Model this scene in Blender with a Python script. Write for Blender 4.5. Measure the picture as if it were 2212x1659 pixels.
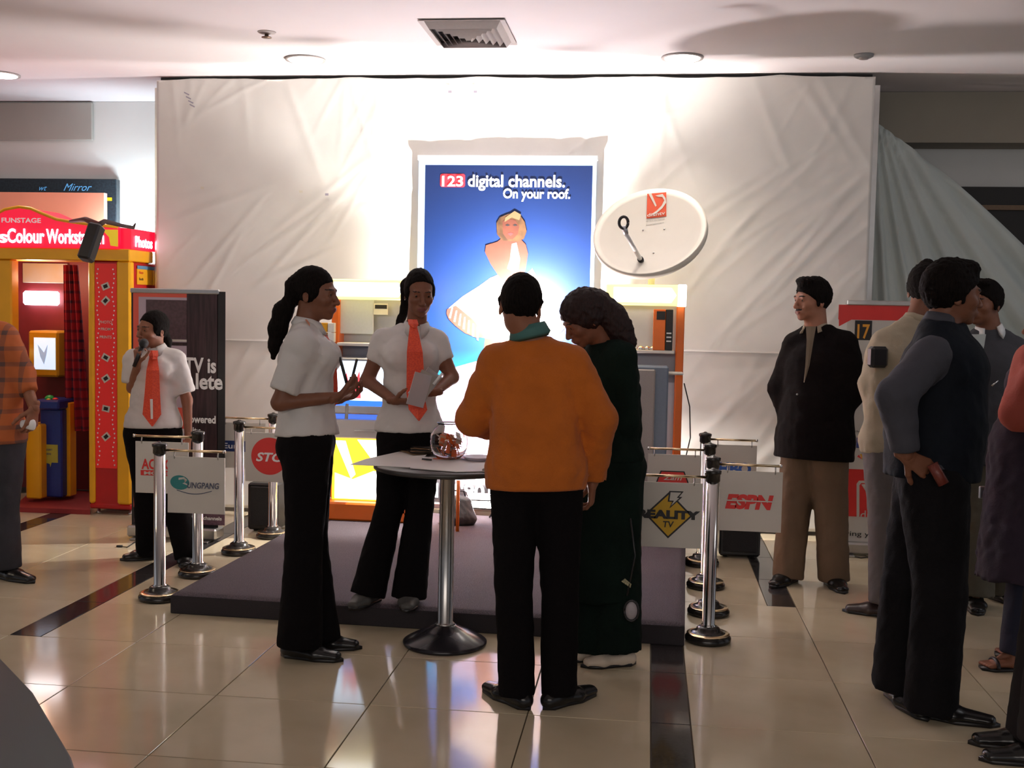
import bpy, math, random
import numpy as np
from mathutils import Vector, noise
random.seed(7); rng = np.random.RandomState(7)
for o in list(bpy.data.objects): bpy.data.objects.remove(o)
S = bpy.context.scene; COL = S.collection; PI = math.pi
A = np.array
# ------------------------------------------------------------ camera
FPX = 2450.0; TH = math.radians(6.84); PHI = math.radians(3.77); RO = .02
CAM = A([0, 0, 1.5])
F0 = A([-math.sin(TH), math.cos(TH), 0]); R0 = A([math.cos(TH), math.sin(TH), 0]); ZZ = A([0, 0, 1.])
FW = math.cos(PHI)*F0 - math.sin(PHI)*ZZ; UP = math.sin(PHI)*F0 + math.cos(PHI)*ZZ
RC = math.cos(RO)*R0 + math.sin(RO)*UP; UC = -math.sin(RO)*R0 + math.cos(RO)*UP
cd = bpy.data.cameras.new('camera'); cam = bpy.data.objects.new('camera', cd); COL.objects.link(cam)
cd.sensor_width = 36; cd.lens = 36*FPX/2212
from mathutils import Matrix
cam.matrix_world = Matrix(((RC[0], UC[0], -FW[0], CAM[0]), (RC[1], UC[1], -FW[1], CAM[1]), (RC[2], UC[2], -FW[2], CAM[2]), (0, 0, 0, 1)))
S.camera = cam
def ray(x, y): return FW + RC*(x-1106)/FPX - UC*(y-829.5)/FPX
def P(x, y, d): return CAM + d*ray(x, y)                      # point seen at a pixel of the photograph, at a depth
def G(x, y, z=0.): q = ray(x, y); return CAM + q*(z-CAM[2])/q[2]
def W(x, y, Y): q = ray(x, y); return CAM + q*(Y/q[1])
def dep(p): return float((A(p)-CAM) @ FW)
# ------------------------------------------------------------ world, exposure, lights
S.view_settings.view_transform = 'Standard'; S.view_settings.look = 'None'
S.view_settings.gamma = 1; S.view_settings.use_curve_mapping = False; S.view_settings.exposure = 0.14
wd = bpy.data.worlds.new('world'); S.world = wd; wd.use_nodes = True
wd.node_tree.nodes['Background'].inputs[0].default_value = (.82, .84, .92, 1)
wd.node_tree.nodes['Background'].inputs[1].default_value = .32
def area(name, loc, to, sx, sy, W_, col):
    l = bpy.data.lights.new(name, 'AREA'); l.shape = 'RECTANGLE'; l.size = sx; l.size_y = sy; l.energy = W_; l.color = col
    o = bpy.data.objects.new(name, l); COL.objects.link(o); o.location = loc
    o.rotation_euler = (Vector(to)-Vector(loc)).to_track_quat('-Z', 'Y').to_euler(); return o
def point(name, loc, W_, col, r=.01):
    l = bpy.data.lights.new(name, 'POINT'); l.energy = W_; l.color = col; l.shadow_soft_size = r
    o = bpy.data.objects.new(name, l); COL.objects.link(o); o.location = loc; return o
def spot(name, loc, to, W_, col, ang, blend=.5, r=.03):
    l = bpy.data.lights.new(name, 'SPOT'); l.energy = W_; l.color = col; l.spot_size = math.radians(ang); l.spot_blend = blend; l.shadow_soft_size = r
    o = bpy.data.objects.new(name, l); COL.objects.link(o); o.location = loc
    o.rotation_euler = (Vector(to)-Vector(loc)).to_track_quat('-Z', 'Y').to_euler(); return o
area('hall_light', (-.6, -2.4, 3.0), (-1.2, 7, .6), 5.0, 1.6, 116, (1, .90, .81))
area('hall_light_left', (-5.0, 4.2, 2.9), (-3.6, 7, .2), 1.0, 1.0, 12, (1, .84, .62))
area('hall_light_right', (3.4, 5.2, 2.95), (1.6, 6.6, .2), 1.2, 1.2, 9, (.92, .95, 1))
FLOOD = W(1118, 682, 7.37)
point('stand_flood_light', FLOOD, 330, (1, .95, .90), .006)
LOWF = G(1035, 1112, .1) + A([0, .02, .12])
area('floor_flood_light', LOWF, LOWF+A([-.05, -.18, 1.0]), .22, .12, 85, (1, .90, .88))
BACKY = 7.80
# ------------------------------------------------------------ materials
MATS = {}
def mat(name, col, rough=.6, metal=0., bump=0., scale=60., var=0., spec=.5, emit=None, es=0., trans=0., coat=0., sheen=0., stretch=None, col2=None, nscale=None, detail=4.):
    if name in MATS: return MATS[name]
    m = bpy.data.materials.new(name); m.use_nodes = True; nt = m.node_tree; b = nt.nodes['Principled BSDF']
    c = (*col, 1)
    b.inputs['Base Color'].default_value = c; b.inputs['Roughness'].default_value = rough; b.inputs['Metallic'].default_value = metal
    b.inputs['Specular IOR Level'].default_value = spec
    if coat: b.inputs['Coat Weight'].default_value = coat; b.inputs['Coat Roughness'].default_value = .05
    if sheen: b.inputs['Sheen Weight'].default_value = sheen
    if trans: b.inputs['Transmission Weight'].default_value = trans; b.inputs['IOR'].default_value = 1.3
    if emit: b.inputs['Emission Color'].default_value = (*emit, 1); b.inputs['Emission Strength'].default_value = es
    tc = nt.nodes.new('ShaderNodeTexCoord'); mp = nt.nodes.new('ShaderNodeMapping'); nt.links.new(tc.outputs['Object'], mp.inputs[0])
    if stretch: mp.inputs['Scale'].default_value = stretch
    n = nt.nodes.new('ShaderNodeTexNoise'); n.inputs['Scale'].default_value = nscale or scale; n.inputs['Detail'].default_value = detail
    nt.links.new(mp.outputs[0], n.inputs[0])
    if var or col2:
        mx = nt.nodes.new('ShaderNodeMix'); mx.data_type = 'RGBA'
        mx.inputs[6].default_value = c
        mx.inputs[7].default_value = (*(col2 or tuple(x*(1-var) for x in col)), 1)
        rp = nt.nodes.new('ShaderNodeValToRGB'); rp.color_ramp.elements[0].position = .38; rp.color_ramp.elements[1].position = .62
        nt.links.new(n.outputs[0], rp.inputs[0]); nt.links.new(rp.outputs[0], mx.inputs[0]); nt.links.new(mx.outputs[2], b.inputs['Base Color'])
    if bump:
        n2 = nt.nodes.new('ShaderNodeTexNoise'); n2.inputs['Scale'].default_value = scale; n2.inputs['Detail'].default_value = detail
        nt.links.new(mp.outputs[0], n2.inputs[0])
        bp = nt.nodes.new('ShaderNodeBump'); bp.inputs['Strength'].default_value = min(bump, 1); bp.inputs['Distance'].default_value = .004
        nt.links.new(n2.outputs[0], bp.inputs['Height']); nt.links.new(bp.outputs[0], b.inputs['Normal'])
    MATS[name] = m; return m
def emis(name, col, s): return mat(name, tuple(min(1, x) for x in col), .5, emit=col, es=s)
def plaid(name, base, line, sc):
    m = bpy.data.materials.new(name); m.use_nodes = True; nt = m.node_tree; b = nt.nodes['Principled BSDF']; b.inputs['Roughness'].default_value = .85
    tc = nt.nodes.new('ShaderNodeTexCoord'); sp = nt.nodes.new('ShaderNodeSeparateXYZ'); nt.links.new(tc.outputs['Object'], sp.inputs[0])
    acc = None
    for ax, th in ((0, .72), (2, .72)):
        a = nt.nodes.new('ShaderNodeMath'); a.operation = 'MULTIPLY'; a.inputs[1].default_value = sc; nt.links.new(sp.outputs[ax], a.inputs[0])
        f = nt.nodes.new('ShaderNodeMath'); f.operation = 'FRACT'; nt.links.new(a.outputs[0], f.inputs[0])
        g = nt.nodes.new('ShaderNodeMath'); g.operation = 'GREATER_THAN'; g.inputs[1].default_value = th; nt.links.new(f.outputs[0], g.inputs[0])
        if acc is None: acc = g
        else:
            s = nt.nodes.new('ShaderNodeMath'); s.operation = 'ADD'; nt.links.new(acc.outputs[0], s.inputs[0]); nt.links.new(g.outputs[0], s.inputs[1])
            h = nt.nodes.new('ShaderNodeMath'); h.operation = 'MULTIPLY'; h.inputs[1].default_value = .5; nt.links.new(s.outputs[0], h.inputs[0]); acc = h
    mx = nt.nodes.new('ShaderNodeMix'); mx.data_type = 'RGBA'; mx.inputs[6].default_value = (*base, 1); mx.inputs[7].default_value = (*line, 1)
    nt.links.new(acc.outputs[0], mx.inputs[0]); nt.links.new(mx.outputs[2], b.inputs['Base Color']); MATS[name] = m; return m
M_tile = mat('polished_tile', (.62, .525, .37), .10, bump=.03, scale=3, col2=(.55, .46, .315), nscale=2.2, spec=.6)
M_grout = mat('grout', (.10, .075, .05), .8)
M_blacktile = mat('black_granite', (.022, .018, .018), .10, bump=.02, scale=40, col2=(.05, .045, .045), nscale=90)
M_ceil = mat('ceiling_paint', (.74, .70, .72), .9, bump=.05, scale=30, var=.03, nscale=1.5)
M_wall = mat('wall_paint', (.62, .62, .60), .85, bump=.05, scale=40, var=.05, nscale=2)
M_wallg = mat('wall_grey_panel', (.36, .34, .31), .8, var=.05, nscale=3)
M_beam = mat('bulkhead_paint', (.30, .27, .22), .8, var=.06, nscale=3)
M_vinyl = mat('backdrop_vinyl', (.665, .645, .61), .5, bump=.25, scale=7, var=.05, nscale=2.5)
M_drape = mat('drape_cloth', (.48, .53, .51), .7, bump=.2, scale=12, var=.06, nscale=3)
M_dark = mat('dark_void', (.012, .009, .008), .6, var=.3, nscale=4)
M_brown = mat('brown_rail', (.16, .09, .04), .5, var=.1)
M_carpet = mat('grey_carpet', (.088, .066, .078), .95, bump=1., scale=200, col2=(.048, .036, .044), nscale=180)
M_black = mat('black_plastic', (.012, .011, .012), .35, bump=.05, scale=90)
M_chrome = mat('chrome', (.72, .70, .68), .12, 1., var=.03)
M_brass = mat('brass_tube', (.80, .62, .38), .22, 1., var=.03)
M_steel = mat('brushed_steel', (.55, .54, .53), .3, 1., var=.06, nscale=20)
M_white = mat('white_card', (.74, .71, .68), .6, var=.03, nscale=6)
M_signw = mat('sign_board', (.62, .58, .52), .5, var=.04, nscale=5)
M_red = mat('print_red', (.74, .035, .03), .45, var=.06, nscale=8)
M_orange = mat('orange_paint', (.82, .16, .01), .4, var=.06, nscale=8)
M_yellow = mat('booth_yellow', (.86, .42, .01), .35, var=.06, nscale=6)
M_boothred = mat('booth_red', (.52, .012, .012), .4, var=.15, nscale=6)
M_navy = mat('print_navy', (.02, .04, .16), .4, var=.05)
M_ink = mat('print_black', (.014, .012, .014), .5, var=.1)
M_whitep = mat('print_white', (.86, .86, .86), .45, var=.02)
M_silver = mat('silver_panel', (.52, .53, .56), .35, .6, var=.05, nscale=12)
M_blueplastic = mat('blue_plastic', (.012, .03, .22), .35, var=.1)
M_glass = mat('clear_glass', (.97, .97, .97), .02, trans=1., spec=.5)
# ------------------------------------------------------------ mesh helpers
def root_of(o):
    while o.parent: o = o.parent
    return o
def fast_mesh(name, V, Fq, mats, idx=None, smooth=True):
    me = bpy.data.meshes.new(name); V = np.asarray(V, np.float32)
    if isinstance(Fq, np.ndarray):
        n, k = Fq.shape
        me.vertices.add(len(V)); me.vertices.foreach_set('co', V.ravel())
        me.loops.add(n*k); me.loops.foreach_set('vertex_index', Fq.ravel().astype(np.int32))
        me.polygons.add(n); me.polygons.foreach_set('loop_start', np.arange(0, n*k, k, dtype=np.int32))
        try: me.polygons.foreach_set('loop_total', np.full(n, k, np.int32))
        except Exception: pass
    else: me.from_pydata([tuple(map(float, v)) for v in V], [], Fq)
    for m in mats: me.materials.append(m)
    if idx is not None: me.polygons.foreach_set('material_index', np.asarray(idx, np.int32))
    me.polygons.foreach_set('use_smooth', [bool(smooth)]*len(me.polygons) if isinstance(smooth, (bool, int)) else smooth)
    me.update(calc_edges=True); me.validate(); return me
def props(o, label=None, cat=None, group=None, kind=None):
    if label: o['label'] = label
    if cat: o['category'] = cat
    if group: o['group'] = group
    if kind: o['kind'] = kind
    return o
def put(name, V, Fq, mats, parent=None, loc=None, idx=None, smooth=True, **k):
    V = np.asarray(V, float)
    if not isinstance(mats, (list, tuple)): mats = [mats]
    if parent is None:
        if loc is None: loc = A([(V[:, 0].min()+V[:, 0].max())/2, (V[:, 1].min()+V[:, 1].max())/2, V[:, 2].min()])
        off = A(loc)
    else: off = A(root_of(parent).location)
    me = fast_mesh(name, V-off, Fq, mats, idx, smooth)
    o = bpy.data.objects.new(name, me); COL.objects.link(o)
    if parent is None: o.location = off
    else: o.parent = parent
    return props(o, **k)
def empty(name, loc, **k):
    o = bpy.data.objects.new(name, None); COL.objects.link(o); o.location = [float(x) for x in loc]; o.empty_display_size = .1
    return props(o, **k)
class Fr:                                                            # a local frame: origin, x to the right, y away from the viewer, z up
    def __init__(s, o, yaw=0., tilt=None):
        s.o = A(o, float) if not isinstance(o, np.ndarray) else o.astype(float); c, n = math.cos(yaw), math.sin(yaw)
        s.X = A([c, n, 0]); s.Y = A([-n, c, 0]); s.Z = ZZ
    def __call__(s, x, y, z): return s.o + s.X*x + s.Y*y + s.Z*z
WF = Fr(A([0, 0, 0.]))
class MB:
    def __init__(s): s.v = []; s.f = []; s.i = []; s.sm = []
    def add(s, V, Fs, m=0, sm=False):
        n = len(s.v); s.v += [tuple(map(float, p)) for p in V]
        for f in Fs: s.f.append([q+n for q in f]); s.i.append(m); s.sm.append(sm)
        return s
    def box(s, fr, x0, x1, y0, y1, z0, z1, m=0, bev=0.):
        if bev <= 0:
            V = [fr(x, y, z) for z in (z0, z1) for y in (y0, y1) for x in (x0, x1)]
            return s.add(V, [(0, 2, 3, 1), (4, 5, 7, 6), (0, 1, 5, 4), (1, 3, 7, 5), (3, 2, 6, 7), (2, 0, 4, 6)], m)
        b = bev; V = []
        for z, k in ((z0, 1), (z0+b, 0), (z1-b, 0), (z1, 1)):
            e = b if k else 0
            V += [fr(x0+e, y0+b, z), fr(x0+b, y0+e, z), fr(x1-b, y0+e, z), fr(x1-e, y0+b, z), fr(x1-e, y1-b, z), fr(x1-b, y1-e, z), fr(x0+b, y1-e, z), fr(x0+e, y1-b, z)]
        Fs = [tuple(range(7, -1, -1)), tuple(range(24, 32))]
        for l in range(3):
            for k in range(8): a = l*8+k; c = l*8+(k+1) % 8; Fs.append((a, c, c+8, a+8))
        return s.add(V, Fs, m)
    def lathe(s, c, prof, n=24, m=0, sm=True, ax=ZZ):
        c = A(c); ax = A(ax)/np.linalg.norm(ax); u = np.cross(ax, A([.3, .9, .1])); u /= np.linalg.norm(u); w = np.cross(ax, u)
        V = []; Fs = []
        for r, z in prof:
            for k in range(n): t = 2*PI*k/n; V.append(c+ax*z+(u*math.cos(t)+w*math.sin(t))*max(r, 1e-5))
        for l in range(len(prof)-1):
            for k in range(n): a = l*n+k; b = l*n+(k+1) % n; Fs.append((a, b, b+n, a+n))
        Fs.append(tuple(range(n-1, -1, -1))); Fs.append(tuple(range((len(prof)-1)*n, len(prof)*n)))
        return s.add(V, Fs, m, sm)
    def tube(s, pts, r, n=10, m=0, sm=True):
        pts = [A(p, float) for p in pts]; rs = r if isinstance(r, (list, tuple)) else [r]*len(pts)
        V = []; Fs = []; u = None
        for i, p in enumerate(pts):
            t = pts[min(i+1, len(pts)-1)]-pts[max(i-1, 0)]; t = t/np.linalg.norm(t)
            if u is None: u = np.cross(t, A([.2, .3, .93])); u /= np.linalg.norm(u)
            u = u-t*(u @ t); u /= np.linalg.norm(u); w = np.cross(t, u)
            for k in range(n): a = 2*PI*k/n; V.append(p+(u*math.cos(a)+w*math.sin(a))*rs[i])
        for l in range(len(pts)-1):
            for k in range(n): a = l*n+k; b = l*n+(k+1) % n; Fs.append((a, b, b+n, a+n))
        Fs.append(tuple(range(n-1, -1, -1))); Fs.append(tuple(range((len(pts)-1)*n, len(pts)*n)))
        return s.add(V, Fs, m, sm)
    def prism(s, fr, pts, y0, y1, m=0):                              # outline in the frame's x-z plane, extruded along its y
        n = len(pts); V = [fr(x, y0, z) for x, z in pts]+[fr(x, y1, z) for x, z in pts]
        Fs = [tuple(range(n)), tuple(range(2*n-1, n-1, -1))]+[(k, (k+1) % n+0, (k+1) % n+n, k+n) for k in range(n)]
        return s.add(V, [f[::-1] for f in Fs], m)
    def build(s, name, mats, parent=None, loc=None, **k):
        return put(name, s.v, s.f, mats, parent, loc, s.i, s.sm, **k)
def tri_poly(pts):                                                   # ear clipping, for concave print outlines
    idx = list(range(len(pts))); area_ = sum(pts[i][0]*pts[(i+1) % len(pts)][1]-pts[(i+1) % len(pts)][0]*pts[i][1] for i in idx)
    if area_ < 0: idx.reverse()
    out = []; cr = lambda a, b, c: (b[0]-a[0])*(c[1]-a[1])-(b[1]-a[1])*(c[0]-a[0]); g = 0
    while len(idx) > 3 and g < 5000:
        g += 1; ok = False
        for k in range(len(idx)):
            a, b, c = idx[k-1], idx[k], idx[(k+1) % len(idx)]
            if cr(pts[a], pts[b], pts[c]) <= 1e-12: continue
            if any(q not in (a, b, c) and cr(pts[a], pts[b], pts[q]) >= 0 and cr(pts[b], pts[c], pts[q]) >= 0 and cr(pts[c], pts[a], pts[q]) >= 0 for q in idx): continue
            out.append((a, b, c)); idx.pop(k); ok = True; break
        if not ok: break
    if len(idx) == 3: out.append(tuple(idx))
    return out
def flat(name, fr, pts, y, mt, parent, **k):                         # a flat print on a face of the frame
    T = tri_poly(pts); n = len(pts); t = .0008
    V = [fr(x, y, z) for x, z in pts]+[fr(x, y+t, z) for x, z in pts]
    return put(name, V, [f for f in T]+[tuple(q+n for q in f[::-1]) for f in T]+[(i, i+n, (i+1) % n+n, (i+1) % n) for i in range(n)], mt, parent, smooth=False, **k)
def circ(cx, cz, rx, rz, n=28, a0=0, a1=2*PI):
    return [(cx+rx*math.cos(a0+(a1-a0)*k/n), cz+rz*math.sin(a0+(a1-a0)*k/n)) for k in range(n)]
def text(s, fr, x, z, y, size, mt, parent, width=None, shear=0., bold=0., align='LEFT', name='lettering', ext=.0006, **k):
    cu = bpy.data.curves.new('t', 'FONT'); cu.body = s; cu.size = 1.; cu.shear = shear; cu.offset = bold; cu.extrude = .0; cu.resolution_u = 3
    ob = bpy.data.objects.new('t', cu); COL.objects.link(ob); dg = bpy.context.evaluated_depsgraph_get()
    me = bpy.data.meshes.new_from_object(ob.evaluated_get(dg)); bpy.data.objects.remove(ob)
    V = A([v.co[:] for v in me.vertices]) if len(me.vertices) else np.zeros((1, 3)); Fs = [list(p.vertices) for p in me.polygons]; bpy.data.meshes.remove(me)
    x0, x1, y0, y1 = V[:, 0].min(), V[:, 0].max(), V[:, 1].min(), V[:, 1].max()
    hh = .72; sc = size/hh; sx = (width/(x1-x0)) if width else sc                # size = cap height
    X = (V[:, 0]-x0)*sx; Zv = V[:, 1]*sc; w = (x1-x0)*sx
    if align == 'CENTER': X = X-w/2
    if align == 'RIGHT': X = X-w
    n = len(X)
    VV = [fr(x+a, y, z+b) for a, b in zip(X, Zv)]+[fr(x+a, y+ext, z+b) for a, b in zip(X, Zv)]
    return put(name, VV, Fs+[[q+n for q in f[::-1]] for f in Fs], mt, parent, smooth=False, **k)
# ------------------------------------------------------------ signed-distance modelling (people, bags, shoes)
def nrm(v): v = A(v, float); return v/(np.linalg.norm(v)+1e-9)
class SDF:
    def __init__(s, lo, hi, h):
        s.lo = A(lo, float); s.h = h; s.n = np.maximum(4, np.ceil((A(hi)-s.lo)/h).astype(int)+1)
        s.ax = [s.lo[i]+h*np.arange(s.n[i]) for i in range(3)]; s.f = np.full(tuple(s.n), 1.0, np.float32)
    def sl(s, lo, hi):
        a = np.clip(np.floor((A(lo)-s.lo)/s.h).astype(int), 0, s.n); b = np.clip(np.ceil((A(hi)-s.lo)/s.h).astype(int)+1, 0, s.n)
        return tuple(slice(x, y) for x, y in zip(a, b))
    def pts(s, q):
        return np.stack(np.meshgrid(*[s.ax[i][q[i]] for i in range(3)], indexing='ij'), -1)
    def mix(s, q, d, k, op):
        f = s.f[q]
        if op == 'u':
            if k > 0: t = np.clip(.5+.5*(f-d)/k, 0, 1); s.f[q] = f*(1-t)+d*t-k*t*(1-t)
            else: s.f[q] = np.minimum(f, d)
        else:
            d = -d if op == 's' else d
            if k > 0: t = np.clip(.5-.5*(f-d)/k, 0, 1); s.f[q] = f*(1-t)+d*t+k*t*(1-t)
            else: s.f[q] = np.maximum(f, d)
    def seg(s, a, b, ra, rb, X=None, k=.02, op='u', fa=False, fb=False):
        a = A(a, float); b = A(b, float); ra = A(ra if hasattr(ra, '__len__') else (ra, ra), float); rb = A(rb if hasattr(rb, '__len__') else (rb, rb), float)
        m = max(ra.max(), rb.max())+k+2.5*s.h; q = s.sl(np.minimum(a, b)-m, np.maximum(a, b)+m)
        p = s.pts(q)
        if p.size == 0: return s
        ab = b-a; L = np.linalg.norm(ab)+1e-9; u = ab/L
        X = A([1, .01, 0]) if X is None else A(X, float); X = X-u*(X @ u)
        if np.linalg.norm(X) < 1e-4: X = np.cross(u, A([0, 1., .1]))
        X = nrm(X); Y = np.cross(u, X); r = p-a; w = r @ u; t = np.clip(w/L, 0, 1)
        rx = ra[0]+(rb[0]-ra[0])*t; ry = ra[1]+(rb[1]-ra[1])*t; mn = np.minimum(rx, ry)
        d = (np.sqrt(((r @ X)/rx)**2+((r @ Y)/ry)**2+((w-t*L)/mn)**2)-1)*mn
        if fb: d = np.maximum(d, w-L)
        if fa: d = np.maximum(d, -w)
        s.mix(q, d, k, op); return s
    def ell(s, c, r, R=None, k=.015, op='u'):
        c = A(c, float); r = A(r, float); m = r.max()+k+2.5*s.h; q = s.sl(c-m, c+m); p = s.pts(q)
        if p.size == 0: return s
        v = p-c
        if R is not None: v = v @ A(R)
        d = (np.sqrt(((v/r)**2).sum(-1))-1)*r.min(); s.mix(q, d, k, op); return s
    def plane(s, p0, n, k=0.):                                       # keep the side the normal points away from
        q = tuple(slice(0, x) for x in s.n); n = nrm(n); s.mix(q, (s.pts(q)-A(p0)) @ n, k, 'i'); return s
    def noise(s, amp, wl, seed=0, dirn=None):
        r = np.random.RandomState(seed); I = np.where(np.abs(s.f) < 4*s.h+amp)
        p = np.stack([s.ax[i][I[i]] for i in range(3)], -1); v = np.zeros(len(p))
        for j in range(6):
            k = r.normal(size=3)*(A(dirn) if dirn is not None else 1); k = k/(np.linalg.norm(k)+1e-6)*2*PI/(wl*r.uniform(.6, 1.5))
            k2 = r.normal(size=3)*2*PI/(wl*2.2)
            v += np.sin(p @ k+1.6*np.sin(p @ k2+r.uniform(0, 6))+r.uniform(0, 6))*.5*r.uniform(.5, 1)+.5*(1-2*np.abs(np.sin(.5*(p @ k)+1.3*np.sin(p @ k2+j))))
        s.f[I] += (amp*v/3).astype(np.float32); return s
    def mesh(s):
        f = s.f; n = s.n; sg = f < 0
        V = np.zeros((n[0]-1, n[1]-1, n[2]-1, 3), np.float32); c = np.zeros((n[0]-1, n[1]-1, n[2]-1), np.float32)
        for axis in range(3):
            o = [i for i in range(3) if i != axis]
            for da in (0, 1):
                for db in (0, 1):
                    sa = [None]*3; sb = [None]*3
                    sa[axis] = slice(0, n[axis]-1); sb[axis] = slice(1, n[axis])
                    for oo, dd in zip(o, (da, db)): sa[oo] = sb[oo] = slice(dd, n[oo]-1+dd)
                    sa, sb = tuple(sa), tuple(sb); x = sg[sa] != sg[sb]; I = np.where(x)
                    fa = f[sa][I]; fb = f[sb][I]; t = fa/(fa-fb)
                    V[I+(axis,)] += t; V[I+(o[0],)] += da; V[I+(o[1],)] += db; c[I] += 1
        act = c > 0; idx = np.full(c.shape, -1, np.int64); I = np.where(act); idx[I] = np.arange(len(I[0]))
        vv = (V[I]/c[I][:, None]+np.stack(I, -1))*s.h+s.lo
        Q = []
        for axis in range(3):
            o1, o2 = (axis+1) % 3, (axis+2) % 3
            sa = [slice(1, n[i]-1) for i in range(3)]; sb = list(sa); sa[axis] = slice(0, n[axis]-1); sb[axis] = slice(1, n[axis])
            A_ = sg[tuple(sa)]; B_ = sg[tuple(sb)]
            for flip in (0, 1):
                J = np.where((A_ & ~B_) if not flip else (~A_ & B_))
                if len(J[0]) == 0: continue
                g = [j.copy() for j in J]; g[o1] = g[o1]+1; g[o2] = g[o2]+1
                def at(d1, d2):
                    h_ = [x.copy() for x in g]; h_[o1] = h_[o1]-d1; h_[o2] = h_[o2]-d2; return idx[tuple(h_)]
                qd = [at(1, 1), at(0, 1), at(0, 0), at(1, 0)]
                if flip: qd = qd[::-1]
                Q.append(np.stack(qd, -1))
        return vv, np.concatenate(Q).astype(np.int64)
def relax(V, Q, it=1, lam=.5):
    for _ in range(it):
        a = np.zeros_like(V); c = np.zeros(len(V))
        for i, j in ((0, 1), (1, 2), (2, 3), (3, 0)):
            np.add.at(a, Q[:, i], V[Q[:, j]]); np.add.at(a, Q[:, j], V[Q[:, i]]); np.add.at(c, Q[:, i], 1); np.add.at(c, Q[:, j], 1)
        V = V*(1-lam)+lam*a/np.maximum(c, 1)[:, None]
    return V
# ------------------------------------------------------------ floor, ceiling, walls
CZ = 3.10
fl = MB().box(WF, -9, 7, -4, 11, -.08, -.006).build('floor', M_grout, kind='structure', loc=(0, 0, 0))
MB().box(WF, -9, 7, -4, 2.318, -.0055, 0).build('floor_far_side', M_tile, fl)
xs = [.19+.6*k for k in range(-11, 8)]; ys = [3.505+.5945*k for k in range(-2, 9)]
strips = {-.41: (.045, .19, -9, 5.88), .19: (.645, .79, 5.88, 99), -2.81: (-2.81, -2.66, 4.69, 99), -4.01: (-4.21+.6, -4.06+.6, 99, 99), -4.61: (-4.16, -4.01, 5.88, 99)}
tcache = {}
def tile(x0, x1, y0, y1, m, nm):
    w, h = round(x1-x0, 3), round(y1-y0, 3); key = (w, h, m.name)
    g = .0022; fr = Fr(A([x0, y0, 0.]))
    if key not in tcache:
        b = MB().box(fr, g, w-g, g, h-g, -.008, 0, bev=.0012); o = b.build(nm, m, fl); me = o.data
        off = A([x0, y0, 0]); co = np.empty(len(me.vertices)*3, np.float32); me.vertices.foreach_get('co', co)
        me.vertices.foreach_set('co', (co.reshape(-1, 3)-off).ravel()); me.update(); tcache[key] = me; o.location = off
    else:
        o = bpy.data.objects.new(nm, tcache[key]); COL.objects.link(o); o.parent = fl; o.location = (x0, y0, random.uniform(-.0004, .0002))
for i in range(len(xs)-1):
    for j in range(len(ys)-1):
        x0, x1, y0, y1 = xs[i], xs[i+1], ys[j], ys[j+1]; st = strips.get(round(x0, 2))
        if st and st[2] <= y0+.05 < st[3]:
            if st[0] > x0+.01: tile(x0, st[0], y0, y1, M_tile, 'tile')
            tile(st[0], st[1], y0, y1, M_blacktile, 'black_border_tile')
            if st[1] < x1-.01: tile(st[1], x1, y0, y1, M_tile, 'tile')
        else: tile(x0, x1, y0, y1, M_tile, 'tile')
MB().box(WF, -9, 7, -4, 9.4, CZ, CZ+.12).build('ceiling', M_ceil, kind='structure')
YW = 8.78
wl = MB().box(WF, -9, 7, YW, YW+.2, 0, CZ-.002).build('wall_back', M_wall, kind='structure')
gp = [W(-60, 222, YW-.03), W(200, 303, YW-.03)]
MB().box(WF, gp[0][0], gp[1][0], YW-.04, YW-.002, gp[1][2], gp[0][2], bev=.006).build('trim_1', M_wallg, kind='structure')
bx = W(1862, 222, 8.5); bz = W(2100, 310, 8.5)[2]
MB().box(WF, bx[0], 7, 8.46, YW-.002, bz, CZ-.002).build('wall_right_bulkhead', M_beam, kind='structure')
d0 = W(2010, 402, YW-.05)
dr = MB().box(WF, d0[0], 6.9, YW-.03, YW-.002, 0, d0[2]).build('door_1', M_dark, kind='structure')
MB().box(WF, d0[0], 6.9, YW-.06, YW-.031, d0[2]-.17, d0[2]-.135).build('head_rail', M_brown, dr)
MB().box(WF, -9, 1.9, YW-.02, YW-.002, 0, .1).build('baseboard_back', mat('skirting', (.25, .2, .16), .5), kind='structure')
# air diffuser
vc = [G(900, 40, CZ), G(1096, 39, CZ), G(1112, 93, CZ), G(945, 94, CZ)]
cx, cy = sum(v[0] for v in vc)/4, sum(v[1] for v in vc)/4; wv = (vc[1][0]-vc[0][0]+vc[2][0]-vc[3][0])/2; hv = abs(vc[0][1]+vc[1][1]-vc[2][1]-vc[3][1])/2
print('VENT', cx, cy, wv, hv)
ven = empty('ceiling_vent', (cx, cy, CZ-.03), label='square white louvred air vent in the ceiling above the poster', cat='vent') if False else empty('ceiling_vent', (cx, cy, CZ-.03), label='square white louvred air vent in the ceiling above the poster')
ven['category'] = 'vent'
def sqring(w, h, w2, h2, z0, z1, nm, m):
    V = []; 
    for a, b, z in ((w, h, z0), (w2, h2, z1), (w2, h2, z1+.004), (w, h, z0+.004)):
        V += [(cx-a, cy-b, z), (cx+a, cy-b, z), (cx+a, cy+b, z), (cx-a, cy+b, z)]
    F_ = [(l*4+k, l*4+(k+1) % 4, ((l+1) % 4)*4+(k+1) % 4, ((l+1) % 4)*4+k) for l in range(4) for k in range(4)]
    put(nm, V, F_, m, ven, smooth=False)
M_vent = mat('vent_paint', (.42, .38, .37), .5, var=.04)
a_, b_ = wv/2, hv/2
sqring(a_, b_, a_-.035, b_-.035, CZ-.012, CZ-.004, 'frame', M_vent)
for k in range(6):
    s1 = .88-.145*k; s2 = s1-.10
    sqring(a_*s1, b_*s1, a_*s2, b_*s2, CZ-.004-.004*k+.0, CZ-.042-.003*k, 'louvre', M_vent)
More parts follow.
